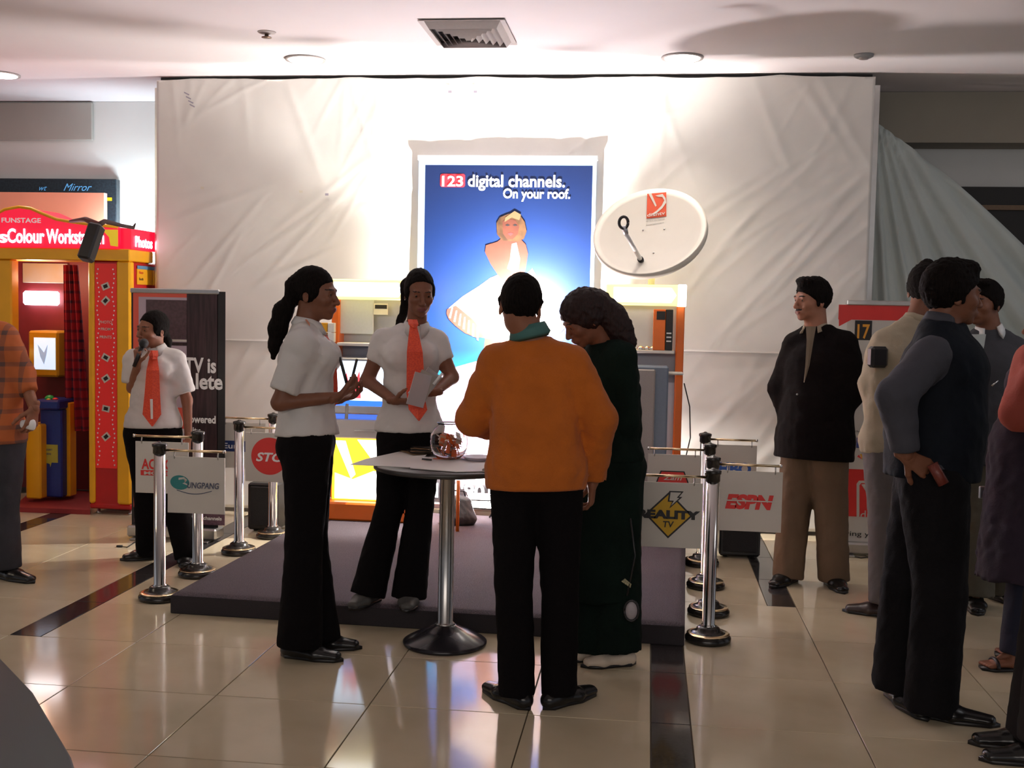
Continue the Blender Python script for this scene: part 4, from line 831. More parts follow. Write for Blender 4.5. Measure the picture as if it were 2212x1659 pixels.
rt_('www', 395, 430, 1118, 1110); rt_('channels', 440, 480, 1122, 1116)
e, fr, w, z, a = rollup(1810, 2010, 1196, 648, 'red and white roll-up banner with a clock number behind the man in cream', -.03)
Yb = a[1]
MB().box(fr, 0, w, -.002, .002, .08, z-.02).build('sheet', M_signw, e)
rq('red_top', 1812, 658, 2010, 694, 1, M_red); flat('red_curve', fr, [q(1812, 690), q(1812, 705), q(1840, 690), q(1870, 678)], -.0032, M_red, e)
rq('clock_face', 1847, 692, 1882, 735, 2, M_ink); a_, b_ = q(1851, 730), q(1879, 700); text('17', fr, a_[0], a_[1], -.005, b_[1]-a_[1], mat('amber_print', (.8, .35, .03), .45), e, width=b_[0]-a_[0], bold=.02)
rq('icon', 1850, 945, 1874, 968, 2, mat('icon_blue', (.08, .10, .35), .5, var=.5, nscale=60)); rq('icon_print', 1856, 950, 1867, 960, 3, mat('icon_tan', (.5, .35, .25), .5))
for k, cc in enumerate(((.75, .05, .05), (.8, .4, .03), (.1, .45, .12), (.05, .12, .5), (.35, .08, .4))):
    t = -.5+k*.65; c_ = q(1862, 992); flat('feather', fr, [(c_[0], c_[1]), (c_[0]+.035*math.sin(t-2.2+1.6), c_[1]+.035*math.cos(t-2.2+1.6)), (c_[0]+.036*math.sin(t-1.75+1.6), c_[1]+.036*math.cos(t-1.75+1.6))], -.004, mat('feather_%s' % 'abcde'[k], cc, .5), e)
text('channels', fr, q(1846, 933)[0], q(1846, 933)[1], -.004, .012, M_ink, e, width=.09)
rq('red_block', 1812, 1012, 2010, 1122, 1, M_red); c_ = q(1870, 1080)
flat('logo_frame', fr, [q(*p) for p in ((1850, 1122), (1850, 1045), (1855, 1038), (1990, 1038), (1990, 1043), (1860, 1043), (1856, 1048), (1856, 1122))], -.004, M_signw, e)
flat('logo_ray', fr, [q(*p) for p in ((1860, 1046), (1867, 1045), (1895, 1090), (1890, 1092))], -.004, M_signw, e)
a_, b_ = q(1858, 1120), q(1960, 1105); text('dish', fr, a_[0], a_[1], -.004, b_[1]-a_[1], M_signw, e)
a_, b_ = q(1815, 1156), q(1816, 1145); text('bring your place', fr, a_[0], a_[1], -.004, b_[1]-a_[1], M_ink, e, width=.42)
MB().tube([A([a[0]+.03, a[1]-.05, .005]), A([a[0]+.12, a[1]-.12, .005]), A([a[0]+.2, a[1]-.07, .005]), A([a[0]+.33, a[1]-.1, .005])], .004, 6).build('floor_cable', M_black, None, label='thin black cable curling on the floor by the right roll-up banner', cat='cable')
MB().tube([G(256, 1180, .004), G(275, 1182, .004), G(290, 1172, .004), G(300, 1166, .004), G(312, 1162, .004)], .0035, 6).build('floor_cable', M_black, None, label='thin black cable on the floor by the microphone girl', cat='cable')
MB().lathe(G(258, 1180, .006), [(.005, -.018), (.008, -.012), (.008, .018)], 8, ax=A([1, .1, 0])).build('cable_plug', M_black, None, label='small black plug lying on the floor at the cable end', cat='plug')
# ------------------------------------------------------------ high round table and what lies on it
T0 = G(961, 1390); TZ = .812; TD = dep(T0)
tb = empty('round_table', (T0[0], T0[1], 0), label='high round table with a chrome post and black dished base', cat='table')
MB().lathe(T0, [(.185, 0), (.188, .006), (.188, .014), (.180, .02), (.10, .062), (.05, .082), (.046, .088)], 48).build('base', mat('base_gloss', (.02, .018, .022), .2, bump=.04, scale=40), tb)
MB().lathe(T0, [(.045, .0885), (.040, .095), (.034, .100), (.0335, TZ-.06), (.06, TZ-.03), (.09, TZ-.0255)], 32).build('post', M_steel, tb)
tc_ = A([T0[0]+.02, T0[1]-.01, 0.])
TR = .325; MB().lathe(A([tc_[0]-.02, tc_[1], 0]), [(TR-.02, TZ-.0245), (TR, TZ-.018), (TR, TZ-.006), (TR-.006, TZ)], 64).build('tabletop', mat('tabletop_dark', (.05, .045, .042), .3), tb)
tx, ty = tc_[0]-.02, tc_[1]
def sheetp(nm, pts, z, m, lab, t=.0016, lift=None, **k):
    n = len(pts); V = [(x, y, z+(lift[i] if lift else 0)) for i, (x, y) in enumerate(pts)]+[(x, y, z+t+(lift[i] if lift else 0)) for i, (x, y) in enumerate(pts)]
    T = tri_poly(pts); return put(nm, V, [f[::-1] for f in T]+[tuple(q_+n for q_ in f) for f in T]+[(i, (i+1) % n, (i+1) % n+n, i+n) for i in range(n)], m, None, smooth=False, label=lab, cat=k.pop('cat', 'paper'), **k)
def tpx(px, py, z): v = G(px, py, z); return (v[0], v[1])
zt = TZ+.0006
sheetp('paper_sheet', [tpx(756, 1004, zt), tpx(790, 992, zt), tpx(868, 975, zt), tpx(930, 972, zt), tpx(900, 1010, zt), tpx(880, 1010, zt)], zt, M_white, 'pale paper sheet overhanging the left edge of the round table')
zt2 = zt+.0022
sheetp('paper_sheet', [tpx(886, 1012, zt2), tpx(905, 988, zt2), tpx(985, 990, zt2), tpx(1060, 998, zt2), tpx(1050, 1019, zt2), tpx(985, 1020, zt2)], zt2, M_white, 'pale paper sheet lying at the front edge of the round table', t=.003)
for k in range(6):
    c = A(tpx(893+k*9, 978-k*.6, zt)); an = .6-.22*k; w_, h_ = .05, .11
    pts = [(c[0]+x*math.cos(an)-y*math.sin(an), c[1]+x*math.sin(an)+y*math.cos(an)) for x, y in ((-w_, -h_), (w_, -h_), (w_, h_), (-w_, h_))]
    sheetp('flyer', pts, zt2+.0035+k*.0045, [mat('flyer_tan', (.36, .22, .12), .5, var=.6, nscale=30), mat('flyer_dark', (.05, .035, .03), .5, var=.6, nscale=30)][k % 2], ('tan' if k % 2 == 0 else 'dark')+' printed flyer beside the glass bowl, '+('lowest', 'second lowest', 'third lowest', 'third highest', 'second highest', 'topmost')[k]+' of the fan', t=.0008, group='flyers fanned beside the bowl', cat='flyer')
pn = [A([*tpx(912, 996, zt2), zt2+.0095]), A([*tpx(932, 998, zt2), zt2+.0095])]
MB().tube(pn, .004, 8).build('pen', M_black, None, label='small black pen lying on the paper in front of the flyers', cat='pen')
# glass bowl with entry slips
bz_ = zt+.003; bc = P(969, 985, TD+.07); bc = A([bc[0], bc[1], bz_]); R_ = .088
bw = empty('glass_bowl', tuple(bc), label='round clear glass bowl filled with orange slips on the table', cat='bowl')
out = [(.036, 0), (.052, .004), (.072, .022), (.085, .052), (R_, .082), (.083, .112), (.066, .140), (.052, .152), (.050, .158), (.056, .166)]
inn = [(.053, .166), (.047, .158), (.049, .150), (.063, .138), (.080, .111), (.085, .082), (.082, .053), (.069, .025), (.050, .009), (.004, .007)]
MB().lathe(bc, out+inn, 40).build('bowl_glass', M_glass, bw)
r2 = random.Random(4)
for k in range(64):
    t = r2.uniform(0, 2*PI); zz = r2.uniform(.02, .108); rm = .055*math.sqrt(max(.15, 1-((zz-.07)/.075)**2)); rr_ = rm*math.sqrt(r2.random()); c = bc+A([rr_*math.cos(t), rr_*math.sin(t), zz])
    u = nrm(A([r2.gauss(0, 1), r2.gauss(0, 1), r2.gauss(0, 1)])); v = nrm(np.cross(u, A([.3, .2, .9]))); n_ = np.cross(u, v); a_, b_ = .021, .013
    V = [c+u*x*a_+v*y*b_+n_*(zo+.003*x) for zo in (0, .0008) for x, y in ((-1, -1), (1, -1), (1, 1), (-1, 1))]
    MB().add(V, [(3, 2, 1, 0), (4, 5, 6, 7), (0, 1, 5, 4), (1, 2, 6, 5), (2, 3, 7, 6), (3, 0, 4, 7)]).build('entry_slip', (mat('slip_orange', (.85, .17, .02), .5), mat('slip_tan', (.60, .38, .24), .5), mat('slip_orange', (.8, .2, .03)), mat('slip_white', (.85, .8, .75), .5))[k % 4], None, label=('orange', 'tan', 'orange', 'white')[k % 4]+' paper slip inside the round glass bowl', cat='slip', group='entry slips in the glass bowl, '+('orange', 'tan', 'orange', 'white')[k % 4])
for k in range(7):
    c = A(tpx(950+k*9, 994-(k % 3)*4, zt)); an = k*1.3; pts = [(c[0]+x*math.cos(an)-y*math.sin(an), c[1]+x*math.sin(an)+y*math.cos(an)) for x, y in ((-.03, -.014), (.03, -.014), (.03, .014), (-.03, .014))]
    sheetp('entry_slip', pts, zt2+.004+.001*k, mat('slip_orange', (.8, .2, .03)), 'loose orange paper slip lying at the foot of the glass bowl', t=.0006, cat='slip', group='loose orange slips by the glass bowl')
c = P(1032, 1000, TD+.03); c = A([c[0], c[1], TZ+.0045])
pln = empty('paper_plate', tuple(c), label='pale shallow dish half hidden by the man in the orange sweater', cat='dish')
MB().lathe(c, [(.03, 0), (.045, .004), (.066, .018), (.068, .019), (.064, .020), (.044, .007), (.003, .005)], 36).build('plate', mat('plate_lilac', (.75, .68, .80), .35), pln)
a_, b_ = G(1044, 1015, TZ+.01), G(1064, 1004, TZ+.01); MB().tube([a_, b_], .0055, 8).build('pen', M_wallg, None, label='grey pen at the table edge beside the orange sweater', cat='pen')
# dark round table at the left foreground
zf = .74; e1 = G(0, 1413, zf); e2 = G(83, 1507, zf); e3 = G(166, 1659, zf)
p1, p2, p3 = e1[:2], e2[:2], e3[:2]
M_ = A([[2*(p2-p1)[0], 2*(p2-p1)[1]], [2*(p3-p1)[0], 2*(p3-p1)[1]]]); cc = np.linalg.solve(M_, A([p2 @ p2-p1 @ p1, p3 @ p3-p1 @ p1])); rr_ = float(np.linalg.norm(cc-p1)); print('FGTABLE', cc, rr_)
ft = empty('cafe_table', (cc[0], cc[1], 0), label='dark glossy round table top at the lower left corner', cat='table'); fc = A([cc[0], cc[1], 0.])
MB().lathe(fc, [(rr_-.015, zf-.03), (rr_, zf-.022), (rr_, zf-.006), (rr_-.006, zf)], 72).build('tabletop', mat('slate_gloss', (.010, .024, .030), .42, spec=.25, var=.2, nscale=3), ft)
MB().lathe(fc, [(.22, 0), (.22, .012), (.05, .04), (.035, .06), (.035, zf-.031)], 32).build('pedestal', M_black, ft)
# ------------------------------------------------------------ people
def rotz(a): c, s_ = math.cos(a), math.sin(a); return A([[c, -s_, 0], [s_, c, 0], [0, 0, 1.]])
def rotx(a): c, s_ = math.cos(a), math.sin(a); return A([[1., 0, 0], [0, c, -s_], [0, s_, c]])
def roty(a): c, s_ = math.cos(a), math.sin(a); return A([[c, 0, s_], [0, 1., 0], [-s_, 0, c]])
def skin(name, c): return mat(name, c, .5, bump=.05, scale=120, var=.06, nscale=25, spec=.35)
M_lip = mat('lip', (.20, .06, .05), .4); M_brow = mat('brow_hair', (.015, .010, .008), .8); M_eyew = mat('eye_white', (.30, .26, .24), .3); M_iris = mat('iris', (.02, .010, .006), .15)
M_hair = mat('black_hair', (.009, .006, .005), .7, spec=.08, bump=.8, scale=30, stretch=(14, 14, 1.2), var=.5, nscale=14)
M_hairb = mat('brown_hair', (.026, .009, .008), .55, spec=.3, bump=.8, scale=30, stretch=(14, 14, 1.2), var=.5, nscale=14)
def joined(parts):
    V = []; Q = []; I = []; n = 0
    for v, q, i in parts: V.append(v); Q.append(q+n); I.append(i); n += len(v)
    return np.concatenate(V), np.concatenate(Q), np.concatenate(I)
def hand(wr, d, pn, thumb, curl=.5, s=1., h=.0036, spread=1., fl=1.):
    """wrist, pointing direction, palm normal (fingers curl that way), side of the thumb"""
    wr = A(wr, float); d = nrm(d); pn = nrm(A(pn)-d*(A(pn) @ d)); sd = np.cross(d, pn)*(1 if thumb > 0 else -1)
    c = wr+d*.09*s; f = SDF(c-.13*s, c+.13*s, h)
    f.seg(wr-d*.03*s, wr+d*.01*s, (.026*s, .019*s), (.027*s, .018*s), X=sd, k=.01)
    f.seg(wr+d*.01*s, wr+d*.085*s, (.027*s, .016*s), (.040*s, .0125*s), X=sd, k=.012)
    for i, (off, L) in enumerate(((.0285, .070), (.0095, .078), (-.0095, .073), (-.0275, .057))):
        p = wr+d*(.088-.004*abs(i-1))*s+sd*off*s; an = .15+curl*.5; dir_ = nrm(d+sd*(off*2.2*spread))
        for j, fr_ in enumerate((.45, .30, .25)):
            dv = dir_*math.cos(an)+pn*math.sin(an); p2_ = p+dv*L*fr_*s*fl; f.seg(p, p2_, (.0088-.0008*j)*s, (.0081-.0008*j)*s, k=.0035); p = p2_; an += curl*(1.05, .85, .5)[j]
    p = wr+d*.022*s+sd*.024*s+pn*.006*s; dv = nrm(d*.62+sd*.62+pn*.35)
    for L, r_, bend in ((.040, .0125, .0), (.032, .0105, .35), (.027, .009, .3)):
        dv = nrm(dv+(d*.8+pn*.35-sd*.3)*bend); p2_ = p+dv*L*s; f.seg(p, p2_, r_*s, (r_-.001)*s, k=.006); p = p2_
    v, q = f.mesh(); return v, q, np.zeros(len(q), int)
def head_mesh(C, R, hs, neckb, fem, nr, lean=None):
    """C: point between the eyes inside the skull; columns of R: left, back, up"""
    loc = lambda p: (A(p)-C) @ R/hs
    nb = loc(neckb); lo = A([-.10, -.135, -.20]); hi = A([.10, .13, .135]); lo = np.minimum(lo, nb-.075); hi = np.maximum(hi, nb+.075); lo[2] = max(lo[2], nb[2]-.03)
    f = SDF(lo, hi, .0042); w = .94 if fem else 1.
    f.ell((0, .014, .028), (.073*w, .094, .088), k=0)
    f.ell((0, -.028, -.020), (.060*w, .064, .085), k=.025)
    f.ell((0, -.034, -.070), (.046*w, .050, .036), k=.025)
    f.ell((0, -.073, -.099), (.020*w, .016, .014), k=.018)
    f.seg((-.034, -.083, .016), (.034, -.083, .016), .0105 if fem else .013, .0105 if fem else .013, k=.016)
    for sx in (-1, 1):
        f.ell((sx*.043*w, -.062, -.028), (.018, .022, .018), k=.022)
        f.ell((sx*.031, -.104, .0), (.019, .020, .0125), k=.012, op='s')
        f.ell((sx*.031, -.0775, .001), (.0155, .0125, .0115), k=.004)
        f.seg((sx*.018, -.089, .0055), (sx*.044, -.081, .0050), .0035, .003, k=.003)
        f.seg((sx*.020, -.087, -.0065), (sx*.043, -.081, -.0055), .0025, .002, k=.003)
        f.ell((sx*.0115, -.101, -.040), (.0085, .010, .007), k=.006)
        f.ell((sx*.0055, -.103, -.0475), (.0035, .005, .003), k=.003, op='s')
        f.ell((sx*.075*w, .014, -.014), (.0065, .019, .031), R=rotz(sx*.35) @ rotx(-.2), k=.006)
        f.ell((sx*.081*w, .010, -.010), (.005, .011, .017), R=rotz(sx*.35), k=.004, op='s')
    f.seg((0, -.090, .006), (0, -.112, -.036), .0075, .0115, k=.009)
    f.ell((0, -.088, -.066), (.026, .014, .016), k=.012)
    f.ell((0, -.0985, -.0625), (.021, .0075, .0048), k=.003); f.ell((0, -.0965, -.0715), (.018, .0075, .0055), k=.003)
    f.ell((0, -.106, -.0668), (.022, .005, .0011), k=.002, op='s')
    f.seg((0, .022, -.055), nb, (nr/hs, nr/hs*1.02), (nr/hs*1.12, nr/hs*1.12), k=.022, X=(1, 0, 0))
    v, q = f.mesh(); v = relax(v, q, 1, .4); c = v[q].mean(1); idx = np.zeros(len(q), int)
    lipm = (((c[:, 0]/.023)**2+((c[:, 2]+.0672)/.0125)**2) < 1) & (c[:, 1] < -.088); idx[lipm] = 1
    xa = np.abs(c[:, 0]); bz2 = .0225-((xa-.031)/.022)**2*.005; idx[(xa > .013) & (xa < .047) & (np.abs(c[:, 2]-bz2) < (.0024 if fem else .0036)) & (c[:, 1] < -.066)] = 2
    if lean == 'moustache': idx[(xa < .027) & (np.abs(c[:, 2]+.0535) < .0048) & (c[:, 1] < -.082)] = 2
    return v*hs @ R.T+C, q, idx
def hair_mesh(C, R, hs, kind, fem, chain=None, seed=0, hl=None):
    w = .94 if fem else 1.; th = {'short': .010, 'thick': .019, 'crop': .006, 'tied': .006, 'long': .018, 'side': .012}[kind]
    loc = lambda p: (A(p)-C) @ R/hs
    ch = [(loc(p), r/hs) for p, r in (chain or [])]; lo = A([-.11, -.12, -.13]); hi = A([.11, .15, .16])
    for p, r in ch: lo = np.minimum(lo, p-r-.02); hi = np.maximum(hi, p+r+.02)
    f = SDF(lo, hi, .0055); f.ell((0, .015, .030), (.073*w+th, .093+th*1.0, .088+th*(1.25 if not fem else .9)), k=0)
    if kind in ('short', 'thick', 'side'):
        f.ell((0, -.055, .105), (.055, .035, .020+th*.5), k=.02)
    a, b = {'tied': ((-.092, .066), (.10, -.078)), 'long': ((-.088, .060), (.10, -.10))}.get(kind, ((-.095, .060), (.085, -.085)))
    if hl: a, b = hl
    n_ = A([0, -(a[1]-b[1])*-1., -(b[0]-a[0])]); n_ = A([0, -(a[1]-b[1]), -(b[0]-a[0])]); f.plane((0, a[0], a[1]), n_, k=.006)
    if kind not in ('tied', 'long'):
        f.seg((-.073*w, -.01, -.028), (-.075*w, -.002, .02), .008, .012, k=.008); f.seg((.073*w, -.01, -.028), (.075*w, -.002, .02), .008, .012, k=.008)
    if kind == 'tied' or kind == 'long':
        f.ell((0, -.09, .045), (.012, .02, .03), k=.01, op='s') if False else None
        for sx in (-1, 1): f.ell((sx*.062*w, .0, .0), (.022, .045, .035), R=rotx(-.5), k=.015)
        for sx in (-1, 1): f.ell((sx*.080*w, .012, -.018), (.016, .020, .024), k=.004, op='s') if kind == 'tied' else None
    if kind == 'crop':
        for sx in (-1, 1): f.ell((sx*.084*w, .012, -.022), (.020, .028, .036), k=.004, op='s')
    for i in range(len(ch)-1): f.seg(ch[i][0], ch[i+1][0], ch[i][1], ch[i+1][1], k=.022)
    f.noise(.0030 if kind in ('thick', 'short', 'side') else .0015, .020, seed+70); f.noise(.0022 if kind != 'thick' else .0035, .028 if kind != 'long' else .04, seed+5, dirn=(1, 1, .35))
    if kind == 'long': f.noise(.005, .055, 77)
    v, q = f.mesh(); return v*hs @ R.T+C, q
def eyes(C, R, hs, par, gaze=(0, 0)):
    for sx in (-1, 1):
        V = []; n1, n2 = 14, 10; c = A([sx*.031, -.0790, .0005])
        g = A([gaze[0], -1, gaze[1]]); g = nrm(g); u = nrm(np.cross(g, A([0, 0, 1.]))); w_ = np.cross(u, g)
        for j in range(n2+1):
            t = PI*j/n2
            for i in range(n1): p = 2*PI*i/n1; V.append(c+.0112*(g*math.cos(t)+(u*math.cos(p)+w_*math.sin(p))*math.sin(t)))
        F_ = [(j*n1+i, j*n1+(i+1) % n1, (j+1)*n1+(i+1) % n1, (j+1)*n1+i) for j in range(n2) for i in range(n1)]
        put('eye', A(V)*hs @ R.T+C, F_, [M_eyew, M_iris], par, idx=[1 if j < 2 else 0 for j in range(n2) for i in range(n1)])
class Person:
    def __init__(s, label, base, yaw, H=1.68, fem=False, z0=0., sk=None, cat='person', quality=.0095, group=None):
        s.base = A(base, float); s.base[2] = z0; s.yaw = yaw; s.H = H; k = H/1.70; s.k = k; s.fem = fem; s.R = rotz(yaw); s.q = quality; s.d0 = dep(s.base+A([0, 0, .9]))
        s.root = empty('person', tuple(s.base), label=label, cat=cat); s.sk = sk or skin('skin_brown', (.30, .14, .085))
        sw = (.168 if fem else .195); J = {'pel': (0, 0, .95), 'wai': (0, 0, 1.07), 'che': (0, .0, 1.27), 'neck': (0, .012, 1.445), 'head': (0, -.012, 1.585)}
        for n_, sg in (('L', 1), ('R', -1)):
            J.update({'hip'+n_: (sg*.085, 0, .92), 'kne'+n_: (sg*.095, -.01, .50), 'ank'+n_: (sg*.10, .01, .085), 'sh'+n_: (sg*sw, .01, 1.395), 'el'+n_: (sg*(sw+.05), .02, 1.11), 'wr'+n_: (sg*(sw+.06), -.03, .86)})
        s.J = {n_: s.W(*v) for n_, v in J.items()}; s.toe = {'L': s.R @ A([.3, -1, 0]), 'R': s.R @ A([-.3, -1, 0])}; s.hyaw = yaw; s.hp = 0.; s.hr = 0.; s.hscale = k*.985
    def W(s, x, y, z): return s.base+s.R @ (A([x, y, z])*s.k)
    def px(s, **kw):
        for n_, (x, y, dd) in kw.items(): s.J[n_] = P(x, y, s.d0+dd)
        return s
    def frame(s):
        s.hx = nrm((s.J['hipL']-s.J['hipR'])*A([1, 1, .2])); s.sx = nrm((s.J['shL']-s.J['shR'])*A([1, 1, .6])); s.HR = rotz(s.hyaw) @ rotx(s.hp) @ roty(s.hr)
        s.fwd = nrm(np.cross(s.sx, ZZ)); return s                      # forward of the chest
    def bounds(s, names, m):
        a = A([s.J[n_] for n_ in names]); return a.min(0)-m, a.max(0)+m
    def body(s, hands=(), arms=True, nr=None, moustache=False, gaze=(0, 0)):
        J, k = s.J, s.k; s.frame(); f = SDF(*s.bounds(J.keys(), .14), .0105)
        f.seg(J['pel'], J['wai'], (.13*k, .095*k), (.11*k, .085*k), X=s.hx); f.seg(J['wai'], J['che'], (.11*k, .085*k), (.13*k, .095*k), X=s.sx, k=.04)
        f.seg(J['che'], J['neck']-A([0, 0, .05]), (.13*k, .09*k), (.10*k, .06*k), X=s.sx, k=.04)
        for n_ in 'LR':
            f.seg(J['sh'+n_], J['neck']-A([0, 0, .045]), .045*k, .045*k, k=.03)
            if arms: f.seg(J['sh'+n_], J['el'+n_], .045*k, .036*k, k=.03); f.seg(J['el'+n_], J['wr'+n_], .036*k, (.024 if s.fem else .027)*k, k=.015)
            f.seg(J['hip'+n_], J['kne'+n_], .075*k, .05*k, k=.03); f.seg(J['kne'+n_], J['ank'+n_], .05*k, .034*k, k=.02); f.seg(J['ank'+n_]-A([0, 0, .03*k]), J['ank'+n_]+nrm(s.toe[n_])*.07*k-A([0, 0, .058*k]), .024*k, .015*k, k=.01)
        v, q = f.mesh(); v = relax(v, q, 1); parts = [(v, q, np.zeros(len(q), int))]
        parts.append(head_mesh(J['head'], s.HR, s.hscale, J['neck'], s.fem, (nr or (.047 if s.fem else .056))*k, 'moustache' if moustache else None))
        for h_ in hands: parts.append(hand(*h_[:4], s=k*(.93 if s.fem else 1.), **(h_[4] if len(h_) > 4 else {})))
        V, Q, I = joined(parts); put('body', V, Q, [s.sk, M_lip, M_brow], s.root, idx=I); eyes(J['head'], s.HR, s.hscale, s.root, gaze)
        return s
    def hair(s, kind, chain=None, m=None, hl=None, seed=0):
        v, q = hair_mesh(s.J['head'], s.HR, s.hscale, kind, s.fem, chain, seed, hl); s.hr_ob = put('hair', v, q, m or M_hair, s.root); return s
    def top(s, m, name='shirt', hem=.0, off=.018, sleeve=1.0, puff=.0, loose=0., bust=False, hemtop=None, folds=.004, k_=.035, wrists=1., cut=True, mats=None, belly=0., seed=1):
        J, k = s.J, s.k; f = SDF(*s.bounds([n_ for n_ in J if n_[:3] not in ('kne', 'ank', 'hea')]+['pel'], .17), s.q)
        w = .115 if s.fem else .135; c_ = .135 if s.fem else .165; pl_ = .155 if s.fem else .155
        pv = J['pel']-nrm(J['wai']-J['pel'])*(hem+.05); wd_ = loose
        f.seg(pv, J['pel'], ((pl_+wd_)*k+off, (.11+wd_)*k+off), ((pl_+wd_*.7)*k+off, (.112+wd_*.7)*k+off), X=s.hx, k=k_, fa=True)
        f.seg(J['pel'], J['wai'], ((pl_+wd_*.6)*k+off, (.110+wd_*.6+belly*.5)*k+off), ((w+wd_*.7)*k+off, (.092+wd_*.6+belly)*k+off), X=s.hx, k=k_)
        f.seg(J['wai'], J['che'], ((w+wd_*.7)*k+off, (.092+wd_*.6+belly)*k+off), ((c_+wd_*.4)*k+off*.8, (.105+wd_*.3+belly*.3)*k+off*.8), X=s.sx, k=k_)
        f.seg(J['che'], J['neck']-A([0, 0, .055*k]), (c_*k+off*.8, .105*k+off*.8), (.11*k, .062*k+off*.3), X=s.sx, k=k_)
        if bust:
            for sg in (-1, 1): f.ell(J['che']+s.sx*sg*.066*k+s.fwd*.075*k+A([0, 0, .005]), A([.062, .055, .062])*k+off*.4, k=.03)
        for n_ in 'LR':
            f.seg(J['sh'+n_]+A([0, 0, .004]), J['neck']-A([0, 0, .030*k]), (.043*k+off*.6), .040*k+off*.4, k=.035)
            e_ = J['sh'+n_]+(J['el'+n_]-J['sh'+n_])*min(sleeve, 1.)
            f.seg(J['sh'+n_], e_, (.048*k+off*.6+puff*.4), (.040*k+off*.5+puff) if sleeve < 1 else (.041*k+off*.7+puff*.7), k=.030, fb=sleeve < 1)
            if sleeve > 1: f.seg(J['el'+n_], J['el'+n_]+(J['wr'+n_]-J['el'+n_])*min(sleeve-1, .98), .041*k+off*.7+puff*.7, (.030*k+off*.5+puff*.5)*wrists, k=.018, fb=True)
        f.noise(folds, .10, seed); f.noise(folds*.5, .045, seed+50)
        if cut: f.plane(pv+nrm(J['wai']-J['pel'])*.004, pv-J['pel'], .004)
        up = nrm(nrm(J['head']-J['neck'])*.5+ZZ*.8)
        f.seg(J['neck']+up*.012*k, J['neck']+up*.12*k, .078*k, .09*k, k=.004, op='s', fa=True)
        v, q = f.mesh(); v = relax(v, q, 1, .5); o = put(name, v, q, m, s.root); s.topob = o; return o
    def bottom(s, m, name='trousers', r=(.098, .070, .080), hemz=.045, top=.06, folds=.004, seed=2, hipw=0., bag=0.):
        J, k = s.J, s.k; f = SDF(*s.bounds(['pel', 'wai']+[a+b for a in ('hip', 'kne', 'ank') for b in 'LR'], .16), s.q)
        u = nrm(J['wai']-J['pel']); hw = (.150 if s.fem else .145)+hipw
        f.seg(J['pel']-u*.02, J['pel']+u*top, ((hw+.012)*k, .122*k), ((hw-.012)*k, .105*k), X=s.hx, k=.03, fb=True)
        for n_ in 'LR':
            f.seg(J['hip'+n_]-A([0, 0, .01]), J['kne'+n_], (r[0]*k, r[0]*1.08*k), r[1]*k, k=.026, X=s.hx)
            a = J['ank'+n_]+A([0, 0, .0]); a2 = a+nrm(a-J['kne'+n_])*(.085-hemz)*k
            f.seg(J['kne'+n_], a2, r[1]*k, (r[2]*k, r[2]*1.05*k), k=.012, fb=True)
        if s.fem: 
            for sg in (-1, 1): f.ell(J['pel']+s.hx*sg*.065*k-nrm(np.cross(s.hx, ZZ))*.055*k-A([0, 0, .05*k]), A([.075, .07, .08])*k, k=.03)
        f.noise(folds, .12, seed, dirn=(1, 1, .5)); f.noise(folds*.45, .05, seed+9, dirn=(.6, .6, 1)); f.plane((J['ankL']+J['ankR'])/2*A([1, 1, 0])+A([0, 0, s.base[2]+.006]), A([0, 0, -1.]), 0)
        v, q = f.mesh(); v = relax(v, q, 1, .5); o = put(name, v, q, m, s.root); s.bot = o; return o
    def shoes(s, m, name='shoe', L=.27, w=.047, sole=True, h=.095):
        k = s.k
        for n_ in 'LR':
            a = s.J['ank'+n_]*A([1, 1, 0])+A([0, 0, s.base[2]]); t = nrm(s.toe[n_]*A([1, 1, 0])); x = np.cross(t, ZZ)
            heel = a-t*.055*k; toe = a+t*(L-.055-.045)*k
            f = SDF(np.minimum(heel, toe)-.09, np.maximum(heel, toe)+A([.09, .09, .15]), .006)
            f.seg(heel+A([0, 0, .03]), a+t*.08*k+A([0, 0, .028]), (.037*k, .034*k), (w*k, .030*k), X=x, k=.02); f.seg(a+t*.08*k+A([0, 0, .026]), toe+A([0, 0, .020]), (w*k, .030*k), (.034*k, .020*k), X=x, k=.02)
            f.seg(a-t*.02*k+A([0, 0, .04]), a-t*.01+A([0, 0, h]), (.036*k, .045*k), (.034*k, .040*k), X=x, k=.02, fb=True)
            f.plane(a+A([0, 0, .0025]), A([0, 0, -1.]), 0)
            v, q = f.mesh(); o = put(name, v, q, m, s.root)
            if sole:
                pr = [heel-t*.036*k, heel-x*.034*k, a+t*.02*k-x*.036*k, a+t*.09*k-x*w*k, toe-x*.032*k, toe+t*.034*k, toe+x*.032*k, a+t*.09*k+x*w*k, a+t*.02*k+x*.036*k, heel+x*.034*k]
                V = [p*A([1, 1, 0])+A([0, 0, s.base[2]+z]) for z in (.0008, .014) for p in pr]
                put('sole', V, [tuple(range(9, -1, -1)), tuple(range(10, 20))]+[(i, (i+1) % 10, (i+1) % 10+10, i+10) for i in range(10)], M_black, o)
        return s
